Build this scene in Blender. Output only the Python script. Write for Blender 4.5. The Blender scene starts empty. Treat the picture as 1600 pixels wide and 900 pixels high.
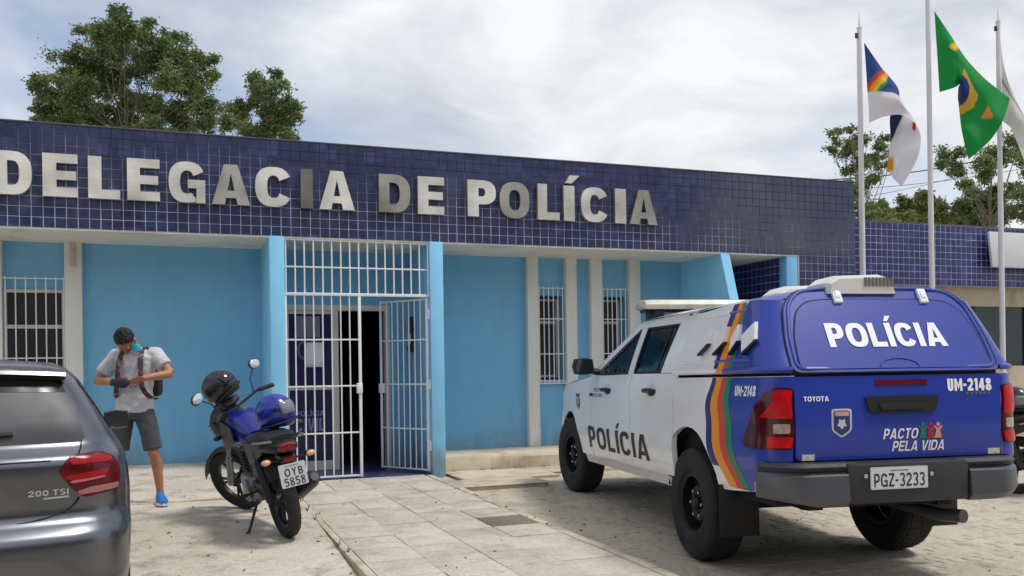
import bpy, bmesh, math, random
from mathutils import Vector, Matrix, noise as mnoise
random.seed(7)
SC = bpy.context.scene
COL = SC.collection

# ------------------------------------------------------------------ camera
FOC, CAM_H, PX, PY, ROLL = 1400.0, 1.40, 800.0, 574.0, math.atan(0.0145)
FW = Vector((0.350, 0.937, 0)).normalized()
RT = Vector((FW.y, -FW.x, 0))
UP = Vector((0, 0, 1))
EYE = Vector((0, 0, CAM_H))
cam_data = bpy.data.cameras.new('camera')
cam = bpy.data.objects.new('camera', cam_data)
COL.objects.link(cam)
_r = RT*math.cos(ROLL) - UP*math.sin(ROLL)
_u = RT*math.sin(ROLL) + UP*math.cos(ROLL)
cam.matrix_world = Matrix(((_r.x, _u.x, -FW.x, EYE.x), (_r.y, _u.y, -FW.y, EYE.y), (_r.z, _u.z, -FW.z, EYE.z), (0, 0, 0, 1)))
cam_data.sensor_width = 36
cam_data.lens = FOC/1600*36
cam_data.shift_y = (PY-450)/1600
cam_data.clip_end = 3000
SC.camera = cam

# ------------------------------------------------------------------ sky, sun, exposure
SUN_EL, SUN_AZ = math.radians(62), math.atan2(0.80, -0.60)      # azimuth measured from +Y towards +X
world = bpy.data.worlds.new('World')
SC.world = world
world.use_nodes = True
wn = world.node_tree; wn.nodes.clear()
def N(t, typ, **kw):
    n = t.nodes.new(typ)
    for k, v in kw.items():
        if k[0] == '_': n.inputs[k[1:].replace('_', ' ')].default_value = v
        else: setattr(n, k, v)
    return n
wo = N(wn, 'ShaderNodeOutputWorld'); wb = N(wn, 'ShaderNodeBackground')
sky = N(wn, 'ShaderNodeTexSky', sky_type='NISHITA', sun_disc=False, sun_elevation=SUN_EL, sun_rotation=SUN_AZ)
sky.air_density = 1.0; sky.dust_density = 0.7
geo = N(wn, 'ShaderNodeTexCoord')
mp = N(wn, 'ShaderNodeMapping'); mp.inputs['Scale'].default_value = (1.0, 1.0, 2.3); mp.inputs['Location'].default_value = (4.90, 4.775, 0.9)
wn.links.new(geo.outputs['Generated'], mp.inputs['Vector'])
n1 = N(wn, 'ShaderNodeTexNoise', _Scale=1.9, _Detail=7.0, _Roughness=0.52, _Distortion=0.35)
n2 = N(wn, 'ShaderNodeTexNoise', _Scale=4.2, _Detail=6.0, _Roughness=0.55, _Distortion=0.5)
wn.links.new(mp.outputs[0], n1.inputs['Vector']); wn.links.new(mp.outputs[0], n2.inputs['Vector'])
r1 = N(wn, 'ShaderNodeValToRGB'); r1.color_ramp.elements[0].position = 0.36; r1.color_ramp.elements[1].position = 0.53
r1.color_ramp.elements[0].color = (0.22, 0.22, 0.22, 1); r1.color_ramp.elements[1].color = (1, 1, 1, 1)
wn.links.new(n1.outputs[0], r1.inputs[0])
r2 = N(wn, 'ShaderNodeValToRGB'); r2.color_ramp.elements[0].position = 0.32; r2.color_ramp.elements[1].position = 0.64
r2.color_ramp.elements[0].color = (0.54, 0.57, 0.635, 1); r2.color_ramp.elements[1].color = (0.88, 0.89, 0.91, 1)
wn.links.new(n2.outputs[0], r2.inputs[0])
sm = N(wn, 'ShaderNodeMix', data_type='RGBA', blend_type='MULTIPLY'); sm.inputs[0].default_value = 1
wn.links.new(sky.outputs[0], sm.inputs[6]); sm.inputs[7].default_value = (0.135, 0.135, 0.135, 1)
mx = N(wn, 'ShaderNodeMix', data_type='RGBA')
wn.links.new(r1.outputs[0], mx.inputs[0]); wn.links.new(sm.outputs[2], mx.inputs[6]); wn.links.new(r2.outputs[0], mx.inputs[7])
wn.links.new(mx.outputs[2], wb.inputs[0]); wb.inputs[1].default_value = 1.0
wn.links.new(wb.outputs[0], wo.inputs[0])
sd = bpy.data.lights.new('sun', 'SUN'); sd.energy = 2.0; sd.angle = math.radians(12); sd.color = (1.0, 0.965, 0.91)
sun = bpy.data.objects.new('sun', sd); COL.objects.link(sun)
_to = Vector((math.sin(SUN_AZ)*math.cos(SUN_EL), math.cos(SUN_AZ)*math.cos(SUN_EL), math.sin(SUN_EL)))
sun.rotation_euler = _to.to_track_quat('Z', 'Y').to_euler()
sun.location = (5, -5, 20)
SC.view_settings.view_transform = 'Standard'
SC.view_settings.look = 'None'
SC.view_settings.gamma = 1
SC.view_settings.use_curve_mapping = False
SC.view_settings.exposure = 0.12

# ------------------------------------------------------------------ helpers
def at(x, y, D):
    """a point seen D metres ahead of the viewpoint (survey helper)"""
    u, v = x-PX, PY-y
    c, s = math.cos(ROLL), math.sin(ROLL)
    u, v = u*c+v*s, -u*s+v*c
    return EYE + (FW + RT*(u/FOC) + UP*(v/FOC))*D
def lin(r, g, b):
    f = lambda c: (c/255/12.92) if c <= 10.3 else ((c/255+0.055)/1.055)**2.4
    return (f(r), f(g), f(b), 1)
MATS = {}
def mat(name, col, rough=0.6, metal=0.0, var=0.12, scale=6.0, bump=0.0, bscale=60.0, coat=0.0, spec=0.5, dirt=None, dscale=1.6, dlo=0.5, dhi=0.7, darken=0.0, trans=0.0, emit=0.0):
    if name in MATS: return MATS[name]
    m = bpy.data.materials.new(name); MATS[name] = m; m.use_nodes = True
    t = m.node_tree; b = t.nodes['Principled BSDF']
    b.inputs['Roughness'].default_value = rough; b.inputs['Metallic'].default_value = metal
    b.inputs['Specular IOR Level'].default_value = spec
    b.inputs['Coat Weight'].default_value = coat; b.inputs['Coat Roughness'].default_value = 0.05
    tc = N(t, 'ShaderNodeTexCoord')
    src = None
    rgb = N(t, 'ShaderNodeRGB'); rgb.outputs[0].default_value = col; src = rgb.outputs[0]
    if var > 0:
        nz = N(t, 'ShaderNodeTexNoise', _Scale=scale, _Detail=6.0, _Roughness=0.6)
        t.links.new(tc.outputs['Object'], nz.inputs['Vector'])
        mr = N(t, 'ShaderNodeMapRange'); mr.inputs[1].default_value = 0.3; mr.inputs[2].default_value = 0.7
        mr.inputs[3].default_value = 1-var; mr.inputs[4].default_value = 1+var
        t.links.new(nz.outputs[0], mr.inputs[0])
        mu = N(t, 'ShaderNodeMix', data_type='RGBA', blend_type='MULTIPLY'); mu.inputs[0].default_value = 1
        t.links.new(src, mu.inputs[6]); t.links.new(mr.outputs[0], mu.inputs[7]); src = mu.outputs[2]
    if dirt:
        nd = N(t, 'ShaderNodeTexNoise', _Scale=dscale, _Detail=8.0, _Roughness=0.65, _Distortion=0.4)
        t.links.new(tc.outputs['Object'], nd.inputs['Vector'])
        rp = N(t, 'ShaderNodeMapRange'); rp.inputs[1].default_value = dlo; rp.inputs[2].default_value = dhi
        t.links.new(nd.outputs[0], rp.inputs[0])
        md = N(t, 'ShaderNodeMix', data_type='RGBA')
        t.links.new(rp.outputs[0], md.inputs[0]); t.links.new(src, md.inputs[6]); md.inputs[7].default_value = dirt; src = md.outputs[2]
    t.links.new(src, b.inputs['Base Color'])
    if bump > 0:
        nb = N(t, 'ShaderNodeTexNoise', _Scale=bscale, _Detail=5.0, _Roughness=0.6)
        t.links.new(tc.outputs['Object'], nb.inputs['Vector'])
        bp = N(t, 'ShaderNodeBump', _Strength=bump, _Distance=0.01)
        t.links.new(nb.outputs[0], bp.inputs['Height']); t.links.new(bp.outputs[0], b.inputs['Normal'])
    if trans > 0:
        b.inputs['Transmission Weight'].default_value = trans
    return m
def empty(name, loc=(0, 0, 0), rot=(0, 0, 0), label=None, cat=None, group=None):
    o = bpy.data.objects.new(name, None); COL.objects.link(o)
    o.location = loc; o.rotation_euler = rot; o.empty_display_size = 0.2
    tag(o, label, cat, group)
    o['_w'] = 1; del o['_w']
    return o
def tag(o, label=None, cat=None, group=None, kind=None):
    if label: o['label'] = label
    if cat: o['category'] = cat
    if group: o['group'] = group
    if kind: o['kind'] = kind
    return o
def link(name, me, parent=None, world=False, m=None):
    o = bpy.data.objects.new(name, me); COL.objects.link(o)
    if parent is not None:
        o.parent = parent
        if world:
            top = parent
            M = Matrix.Identity(4); p = parent; chain = []
            while p is not None: chain.append(p); p = p.parent
            for q in reversed(chain):
                M = M @ q.matrix_parent_inverse @ (Matrix.Translation(q.location) @ q.rotation_euler.to_matrix().to_4x4())
            o.matrix_parent_inverse = M.inverted()
    if m is not None:
        if not me.materials: me.materials.append(m)
    return o
class B:
    """one mesh under construction"""
    def __init__(s): s.bm = bmesh.new()
    def box(s, x0, x1, y0, y1, z0, z1, bev=0, M=None):
        vs = [s.bm.verts.new(c) for c in ((x0,y0,z0),(x1,y0,z0),(x1,y1,z0),(x0,y1,z0),(x0,y0,z1),(x1,y0,z1),(x1,y1,z1),(x0,y1,z1))]
        fs = [s.bm.faces.new([vs[i] for i in q]) for q in ((0,3,2,1),(4,5,6,7),(0,1,5,4),(1,2,6,5),(2,3,7,6),(3,0,4,7))]
        if bev:
            es = list({e for f in fs for e in f.edges})
            r = bmesh.ops.bevel(s.bm, geom=es, offset=bev, segments=2, profile=0.5, affect='EDGES')
            vs = list({v for f in r['faces'] for v in f.verts} | {v for v in vs if v.is_valid})
        if M is not None: bmesh.ops.transform(s.bm, matrix=M, verts=vs)
        return s
    def loft(s, rings, cap=True, closed=True, M=None):
        R = [[s.bm.verts.new(M @ Vector(p) if M is not None else p) for p in r] for r in rings]
        n = len(R[0])
        for a, b in zip(R, R[1:]):
            for i in range(n if closed else n-1):
                j = (i+1) % n
                try: s.bm.faces.new((a[i], a[j], b[j], b[i]))
                except ValueError: pass
        if cap and closed:
            s.bm.faces.new(list(reversed(R[0]))); s.bm.faces.new(R[-1])
        return s
    def tube(s, pts, r, n=8, cap=True, flat=None):
        pts = [Vector(p) for p in pts]
        rs = r if isinstance(r, (list, tuple)) else [r]*len(pts)
        rings = []; prev = None
        for i, p in enumerate(pts):
            d = (pts[min(i+1, len(pts)-1)] - pts[max(i-1, 0)])
            d = d.normalized() if d.length > 1e-9 else Vector((0, 0, 1))
            if prev is None:
                a = d.orthogonal().normalized() if abs(d.z) > 0.9 else d.cross(Vector((0, 0, 1))).normalized()
            else:
                a = (prev - d*prev.dot(d))
                a = a.normalized() if a.length > 1e-6 else d.orthogonal().normalized()
            prev = a; b = d.cross(a)
            rr = rs[i]
            ra, rb = rr if isinstance(rr, (tuple, list)) else (rr, rr)
            rings.append([p + a*math.cos(2*math.pi*k/n)*ra + b*math.sin(2*math.pi*k/n)*rb for k in range(n)])
        return s.loft(rings, cap)
    def lathe(s, prof, n=24, M=None, closed=False):
        """profile of (radius, height), turned about z"""
        rings = [[Vector((r*math.cos(2*math.pi*k/n), r*math.sin(2*math.pi*k/n), h)) for k in range(n)] for r, h in prof]
        if closed: rings.append(rings[0])
        return s.loft(rings, cap=not closed, M=M)
    def prism(s, poly, d0, d1, ax='x', M=None):
        """outline extruded along one axis; poly is (a, b) in the other two axes, in order"""
        def P(a, b, d): return {'x': (d, a, b), 'y': (a, d, b), 'z': (a, b, d)}[ax]
        lo = [Vector(P(a, b, d0)) for a, b in poly]; hi = [Vector(P(a, b, d1)) for a, b in poly]
        return s.loft([lo, hi], True, M=M)
    def ell(s, c, r, n=16, m=10, M=None):
        rings = []
        for j in range(1, m):
            t = math.pi*j/m
            rings.append([Vector((c[0]+r[0]*math.sin(t)*math.cos(2*math.pi*k/n), c[1]+r[1]*math.sin(t)*math.sin(2*math.pi*k/n), c[2]-r[2]*math.cos(t))) for k in range(n)])
        return s.loft(rings, True, M=M)
    def mesh(s, name, smooth=35, recalc=True):
        bm = s.bm
        if recalc: bmesh.ops.recalc_face_normals(bm, faces=bm.faces[:])
        if smooth:
            a = math.radians(smooth)
            for f in bm.faces: f.smooth = True
            for e in bm.edges:
                if len(e.link_faces) == 2 and e.calc_face_angle(0) > a: e.smooth = False
        me = bpy.data.meshes.new(name); bm.to_mesh(me); bm.free(); me.update()
        return me
    def obj(s, name, m, parent=None, world=False, smooth=35, recalc=True):
        me = s.mesh(name, smooth, recalc); me.materials.append(m)
        return link(name, me, parent, world)
def panel(outline, fmap, c0, c1, da=0.1, db=0.1):
    """a sheet cut to an outline in (a, b), bent over a surface fmap(a, b, c), from offset c0 (rim) to c1 (face)"""
    b = B(); bm = b.bm
    vs = [bm.verts.new((p[0], p[1], 1)) for p in outline]
    f = bm.faces.new(vs)
    bmesh.ops.triangulate(bm, faces=[f])
    A = [p[0] for p in outline]; Bz = [p[1] for p in outline]
    def cut(lo, hi, d, ax):
        k = math.ceil((lo+1e-6)/d)
        while k*d < hi-1e-6:
            co = [0, 0, 0]; no = [0, 0, 0]; co[ax] = k*d; no[ax] = 1
            bmesh.ops.bisect_plane(bm, geom=bm.verts[:]+bm.edges[:]+bm.faces[:], plane_co=co, plane_no=no, dist=1e-5)
            k += 1
    cut(min(A), max(A), da, 0); cut(min(Bz), max(Bz), db, 1)
    bmesh.ops.remove_doubles(bm, verts=bm.verts[:], dist=1e-5)
    if c0 is not None:
        be = [e for e in bm.edges if e.is_boundary]
        r = bmesh.ops.extrude_edge_only(bm, edges=be)
        for v in r['geom']:
            if isinstance(v, bmesh.types.BMVert): v.co.z = 0
    for v in bm.verts:
        v.co = fmap(v.co.x, v.co.y, c1 if v.co.z > 0.5 else c0)
    return b
def smoothline(pts, n=6, closed=False):
    """Catmull-Rom through points"""
    P = [tuple(p) for p in pts]; out = []
    L = len(P); rng = range(L if closed else L-1)
    for i in rng:
        if closed: p0, p1, p2, p3 = P[(i-1) % L], P[i], P[(i+1) % L], P[(i+2) % L]
        else: p0, p1, p2, p3 = P[max(i-1, 0)], P[i], P[i+1], P[min(i+2, L-1)]
        for k in range(n):
            t = k/n
            out.append(tuple(0.5*((2*b)+(-a+c)*t+(2*a-5*b+4*c-d)*t*t+(-a+3*b-3*c+d)*t**3) for a, b, c, d in zip(p0, p1, p2, p3)))
    if not closed: out.append(P[-1])
    return out
def roundpoly(pts, r, n=4):
    out = []; L = len(pts)
    for i in range(L):
        p0, p, p1 = Vector(pts[i-1]), Vector(pts[i]), Vector(pts[(i+1) % L])
        a, b = (p0-p), (p1-p)
        q = min(r, a.length*0.45, b.length*0.45)
        s, e = p+a.normalized()*q, p+b.normalized()*q
        for k in range(n+1):
            t = k/n; out.append(tuple((1-t)**2*s + 2*t*(1-t)*p + t*t*e))
    return out
def text_mesh(body, height, offset=0.0, extrude=0.0, width=None, shear=0.0, bevel=0.0, res=3):
    cu = bpy.data.curves.new('lettering', 'FONT'); cu.body = body; cu.size = 1.0
    cu.offset = offset; cu.extrude = 0.0; cu.shear = shear; cu.resolution_u = res
    o = bpy.data.objects.new('lettering', cu); COL.objects.link(o)
    dg = bpy.context.evaluated_depsgraph_get(); dg.update()
    me = bpy.data.meshes.new_from_object(o.evaluated_get(dg))
    bpy.data.objects.remove(o); bpy.data.curves.remove(cu)
    xs = [v.co.x for v in me.vertices]; ys = [v.co.y for v in me.vertices]
    x0, x1, y0, y1 = min(xs), max(xs), min(ys), max(ys)
    return me, (x0, x1, y0, y1)
def lettering(body, x0, x1, z0, z1, fmap, c, offset=0.02, shear=0.0, thick=0.0):
    """flat print: text fitted into a rectangle (a, b) and laid over a surface"""
    me, (a0, a1, b0, b1) = text_mesh(body, 1, offset, shear=shear)
    b = B(); b.bm.from_mesh(me); bpy.data.meshes.remove(me)
    for v in b.bm.verts:
        v.co = fmap(x0+(v.co.x-a0)/(a1-a0)*(x1-x0), z0+(v.co.y-b0)/(b1-b0)*(z1-z0), c)
    return b
def copytree(o, parent=None):
    c = o.copy(); COL.objects.link(c)
    if parent is not None: c.parent = parent
    for ch in list(o.children): copytree(ch, c)
    return c
# ------------------------------------------------------------------ block lettering (drawn glyphs)
def glyph(ch, t=0.24, h=0.19, w=None):
    """faces of one letter in a box w x 1; t = stem, h = bar thickness"""
    W = {'I': t, 'Í': t, 'M': 0.92, 'E': 0.66, 'L': 0.62, 'T': 0.66, '-': 0.36, '.': 0.2, '1': 0.42, ' ': 0.3, 'A': 0.84, 'V': 0.8, 'O': 0.84, 'G': 0.84, 'C': 0.8, 'D': 0.78}
    w = w or W.get(ch, 0.68)
    F = []
    def rect(x0, y0, x1, y1): F.append([(x0, y0), (x1, y0), (x1, y1), (x0, y1)])
    def arc(cx, cy, rx, ry, a0, a1, tx=t, ty=h, p=2.5):
        n = max(3, int(abs(a1-a0)/9))
        def q(a, rx, ry):
            c, s = math.cos(math.radians(a)), math.sin(math.radians(a))
            return (cx+rx*math.copysign(abs(c)**(2/p), c), cy+ry*math.copysign(abs(s)**(2/p), s))
        for k in range(n):
            b0, b1 = a0+(a1-a0)*k/n, a0+(a1-a0)*(k+1)/n
            F.append([q(b0, rx, ry), q(b1, rx, ry), q(b1, rx-tx, ry-ty), q(b0, rx-tx, ry-ty)])
    if ch in 'IÍ':
        rect(0, 0, w, 1)
        if ch == 'Í': F.append([(w*0.15, 1.07), (w*0.75, 1.07), (w*1.5, 1.30), (w*0.6, 1.30)])
    elif ch == 'L': rect(0, 0, t, 1); rect(t, 0, w, h)
    elif ch == 'E': rect(0, 0, t, 1); rect(t, 0, w, h); rect(t, 0.5-h*0.48, w*0.95, 0.5+h*0.48); rect(t, 1-h, w, 1)
    elif ch == 'T': rect(0, 1-h, w, 1); rect(w/2-t/2, 0, w/2+t/2, 1-h)
    elif ch == 'D':
        rect(0, 0, t, 1); rect(t, 0, w*0.45, h); rect(t, 1-h, w*0.45, 1); arc(w*0.45, 0.5, w*0.55, 0.5, -90, 90)
    elif ch in 'O0': arc(w/2, 0.5, w/2, 0.5, 0, 360)
    elif ch == 'C': arc(w/2, 0.5, w/2, 0.5, 28, 332)
    elif ch == 'G':
        arc(w/2, 0.5, w/2, 0.5, 28, 300); rect(w*0.52, 0.36, w, 0.36+h*0.95)
        rect(w-t*0.8, 0.0, w, 0.36); F.append([(w*0.72, 0.04), (w-t*0.8, 0.0), (w-t*0.8, 0.36), (w*0.76, 0.2)])
    elif ch == 'P':
        rect(0, 0, t, 1); cy = 0.67; rect(t, 1-h, w*0.5, 1); rect(t, 0.34, w*0.5, 0.34+h); arc(w*0.5, cy, w*0.5, 0.33, -90, 90)
    elif ch == 'B':
        rect(0, 0, t, 1); rect(t, 1-h, w*.5, 1); rect(t, 0, w*.5, h); rect(t, .5-h*.5, w*.5, .5+h*.5)
        arc(w*.5, .25, w*.5, .25, -90, 90, ty=h*.75); arc(w*.5, .75, w*.45, .25, -90, 90, ty=h*.75)
    elif ch == 'A':
        tt = t*1.08; s = t*1.15; yi = 0.78
        F.append([(0, 0), (tt, 0), (w/2, yi), (w/2, 1), (w/2-s/2, 1)]); F.append([(w, 0), (w/2+s/2, 1), (w/2, 1), (w/2, yi), (w-tt, 0)])
        xi = lambda y: tt+(w/2-tt)*y/yi
        y0, y1 = 0.17, 0.17+h*0.9
        F.append([(xi(y0), y0), (w-xi(y0), y0), (w-xi(y1), y1), (xi(y1), y1)])
    elif ch == 'V':
        tt = t*1.05; s = t*1.1; yi = 0.26
        F.append([(0, 1), (w/2-s/2, 0), (w/2, 0), (w/2, yi), (tt, 1)]); F.append([(w, 1), (w-tt, 1), (w/2, yi), (w/2, 0), (w/2+s/2, 0)])
    elif ch == 'Y':
        F.append([(w/2-t/2, 0), (w/2+t/2, 0), (w/2+t/2, .42), (w/2-t/2, .42)])
        F.append([(0, 1), (w/2-t/2, .42), (w/2, .42), (w/2, .58), (t*1.05, 1)]); F.append([(w, 1), (w-t*1.05, 1), (w/2, .58), (w/2, .42), (w/2+t/2, .42)])
    elif ch == 'U': rect(0, .4, t, 1); rect(w-t, .4, w, 1); arc(w/2, .4, w/2, .4, 180, 360)
    elif ch == 'M':
        tt = t*.9
        rect(0, 0, tt, 1); rect(w-tt, 0, w, 1); F.append([(tt, 1), (tt, .6), (w/2, 0.1), (w/2, .5)]); F.append([(w-tt, 1), (w/2, .5), (w/2, .1), (w-tt, .6)])
    elif ch == 'Z': rect(0, 1-h, w, 1); rect(0, 0, w, h); F.append([(0, h), (t*1.25, h), (w, 1-h), (w-t*1.25, 1-h)])
    elif ch == '-': rect(0, .38, w, .38+h)
    elif ch == '.': rect(0, .4, t*.8, .4+h)
    elif ch == '1': rect(w-t, 0, w, 1); F.append([(0, .72), (w-t, .80), (w-t, 1), (0.02, .88)])
    elif ch == '4': rect(w-t-.08, 0, w-.08, 1); rect(0, .2, w-t-.08, .2+h); rect(w-.08, .2, w, .2+h); F.append([(0, .2+h), (t*.9, .2+h), (w-t-.08, .72), (w-t-.08, 1)])
    elif ch == '2':
        arc(w/2, .68, w/2, .32, 170, -28); rect(0, 0, w, h)
        F.append([(0, h), (t*1.3, h), (w*.92, .50), (w*.66, .60)])
    elif ch == '3':
        arc(w*.5, .74, w*.48, .26, 160, -90, ty=h*.85); arc(w*.5, .26, w*.5, .26, 90, -160, ty=h*.85)
    elif ch == '5':
        rect(0.04, 1-h, w*.95, 1); rect(.04, .5, .04+t*.85, 1-h); arc(w*.48, .32, w*.52, .32, 120, -160, ty=h*.95)
    elif ch == 'S':
        arc(w/2, .74, w/2, .26, 25, 270, ty=h*.85); arc(w/2, .26, w/2, .26, 90, -155, ty=h*.85)
    elif ch == '8':
        arc(w/2, .26, w/2, .26, 0, 360, ty=h*.8); arc(w/2, .765, w*.45, .235, 0, 360, ty=h*.75)
    return F, w
def word_faces(s, t=0.24, h=0.19, gap=0.12):
    """(list of (letter faces)), total width"""
    x = 0; out = []
    for ch in s:
        if ch == ' ': x += 0.34; continue
        F, w = glyph(ch, t, h)
        out.append([[(a+x, b) for a, b in f] for f in F]); x += w+gap
    return out, x-gap
def print_word(s, x0, x1, z0, z1, fmap, c, t=0.24, h=0.19, gap=0.12, shear=0.0):
    """flat lettering laid over a surface"""
    L, w = word_faces(s, t, h, gap); b = B(); k = (x1-x0)/w
    for faces in L:
        for f in faces:
            vs = [b.bm.verts.new((x0+(p+shear*q)*k, z0+q*(z1-z0), 0)) for p, q in f]
            try: b.bm.faces.new(vs)
            except ValueError: pass
    bmesh.ops.remove_doubles(b.bm, verts=b.bm.verts[:], dist=1e-5)
    bmesh.ops.triangulate(b.bm, faces=b.bm.faces[:])
    if abs(x1-x0) > 0.5:
        for ax, lo, hi in ((0, min(x0, x1), max(x0, x1)), (1, z0, z1+(z1-z0)*.3)):
            q = math.ceil(lo/0.06)*0.06
            while q < hi:
                co = [0, 0, 0]; no = [0, 0, 0]; co[ax] = q; no[ax] = 1
                bmesh.ops.bisect_plane(b.bm, geom=b.bm.verts[:]+b.bm.edges[:]+b.bm.faces[:], plane_co=co, plane_no=no, dist=1e-5)
                q += 0.06
    for v in b.bm.verts: v.co = fmap(v.co.x, v.co.y, c)
    return b
def solid_glyph(ch, W, Hh, depth, t, h, bev=0.004):
    """one letter as a solid: front at y=0, back at y=depth"""
    F, w = glyph(ch, t, h); b = B()
    for f in F:
        try: b.bm.faces.new([b.bm.verts.new((p/w*W if ch not in 'IÍ' else p/t*W, 0, q*Hh)) for p, q in f])
        except ValueError: pass
    bmesh.ops.remove_doubles(b.bm, verts=b.bm.verts[:], dist=1e-5)
    r = bmesh.ops.extrude_face_region(b.bm, geom=b.bm.faces[:])
    for v in r['geom']:
        if isinstance(v, bmesh.types.BMVert): v.co.y += depth
    return b
# ------------------------------------------------------------------ materials of the place
WALL_BLUE = lin(104, 182, 220)
def paint_mat(name, col, rough=0.6):
    """wall paint: roller mottling, rain streaks, repainted patches, splash dirt near the ground"""
    m = bpy.data.materials.new(name); m.use_nodes = True; MATS[name] = m
    t = m.node_tree; bs = t.nodes['Principled BSDF']; bs.inputs['Roughness'].default_value = rough; bs.inputs['Specular IOR Level'].default_value = .3
    g = N(t, 'ShaderNodeNewGeometry'); L = t.links.new
    def noise(sc, det, mapping=None, rg=.6):
        n = N(t, 'ShaderNodeTexNoise', _Scale=sc, _Detail=det, _Roughness=rg)
        if mapping:
            q = N(t, 'ShaderNodeMapping'); q.inputs['Scale'].default_value = mapping; L(g.outputs['Position'], q.inputs[0]); L(q.outputs[0], n.inputs['Vector'])
        else: L(g.outputs['Position'], n.inputs['Vector'])
        return n.outputs[0]
    def rng(x, a, b, c, d):
        r = N(t, 'ShaderNodeMapRange'); r.inputs[1].default_value = a; r.inputs[2].default_value = b; r.inputs[3].default_value = c; r.inputs[4].default_value = d; L(x, r.inputs[0]); return r.outputs[0]
    def mul(x, f):
        u = N(t, 'ShaderNodeMix', data_type='RGBA', blend_type='MULTIPLY'); u.inputs[0].default_value = 1; L(x, u.inputs[6]); L(f, u.inputs[7]); return u.outputs[2]
    def mixc(x, f, c):
        u = N(t, 'ShaderNodeMix', data_type='RGBA'); L(f, u.inputs[0]); L(x, u.inputs[6]); u.inputs[7].default_value = c; return u.outputs[2]
    rgb = N(t, 'ShaderNodeRGB'); rgb.outputs[0].default_value = col; c = rgb.outputs[0]
    c = mul(c, rng(noise(0.8, 5), .3, .7, .96, 1.04)); c = mul(c, rng(noise(9, 6, (1, 1, .25)), .3, .7, .95, 1.04))
    c = mixc(c, rng(noise(5, 7, (3.2, 3.2, .18), .65), .60, .84, 0, .22), tuple(q*.62 for q in col[:3])+(1,))
    c = mixc(c, rng(noise(.7, 2, (1, 1, 1.6), .4), .60, .62, 0, .16), tuple(min(1, q*1.18) for q in col[:3])+(1,))
    sp = N(t, 'ShaderNodeSeparateXYZ'); L(g.outputs['Position'], sp.inputs[0])
    a_ = N(t, 'ShaderNodeMath', operation='ADD'); L(rng(sp.outputs['Z'], .2, .85, .42, -.15), a_.inputs[0]); L(noise(4, 8, (1, 1, .6), .7), a_.inputs[1])
    c = mixc(c, rng(a_.outputs[0], .62, 1.0, 0, .65), lin(126, 116, 98))
    L(c, bs.inputs['Base Color'])
    bp = N(t, 'ShaderNodeBump', _Strength=.12, _Distance=.008); L(noise(38, 5), bp.inputs['Height']); L(bp.outputs[0], bs.inputs['Normal'])
    return m
M_BLUE = paint_mat('blue_wall_paint', lin(120, 182, 222))
M_BLUE_LIT = paint_mat('lit_blue_paint', lin(140, 206, 242))  # same paint as the walls, lightened because the pillars and fin stand lit
M_WHITEP = paint_mat('white_wall_paint', lin(226, 226, 222))
M_SOFFIT = mat('soffit_paint', lin(226, 222, 210), 0.7, var=0.05, scale=2, dirt=lin(180, 176, 164), dscale=1.4, dlo=0.5, dhi=0.75)
M_STEELW = mat('white_enamel', lin(236, 236, 238), 0.35, var=0.05, scale=20)
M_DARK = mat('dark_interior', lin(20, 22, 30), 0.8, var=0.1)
M_BLACKRUB = mat('black_rubber', lin(30, 30, 32), 0.75, var=0.15, scale=30, bump=0.1, bscale=200)
M_BLACKPL = mat('black_plastic', lin(28, 29, 32), 0.45, var=0.12, scale=20)
M_GLASSD = mat('dark_glass', lin(16, 18, 22), 0.06, var=0.0, coat=0.3)
M_CONC = mat('bare_concrete', lin(204, 191, 168), 0.9, var=0.10, scale=3, bump=0.25, bscale=45, dirt=lin(146, 131, 108), dscale=1.9, dlo=0.48, dhi=0.72)

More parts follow.
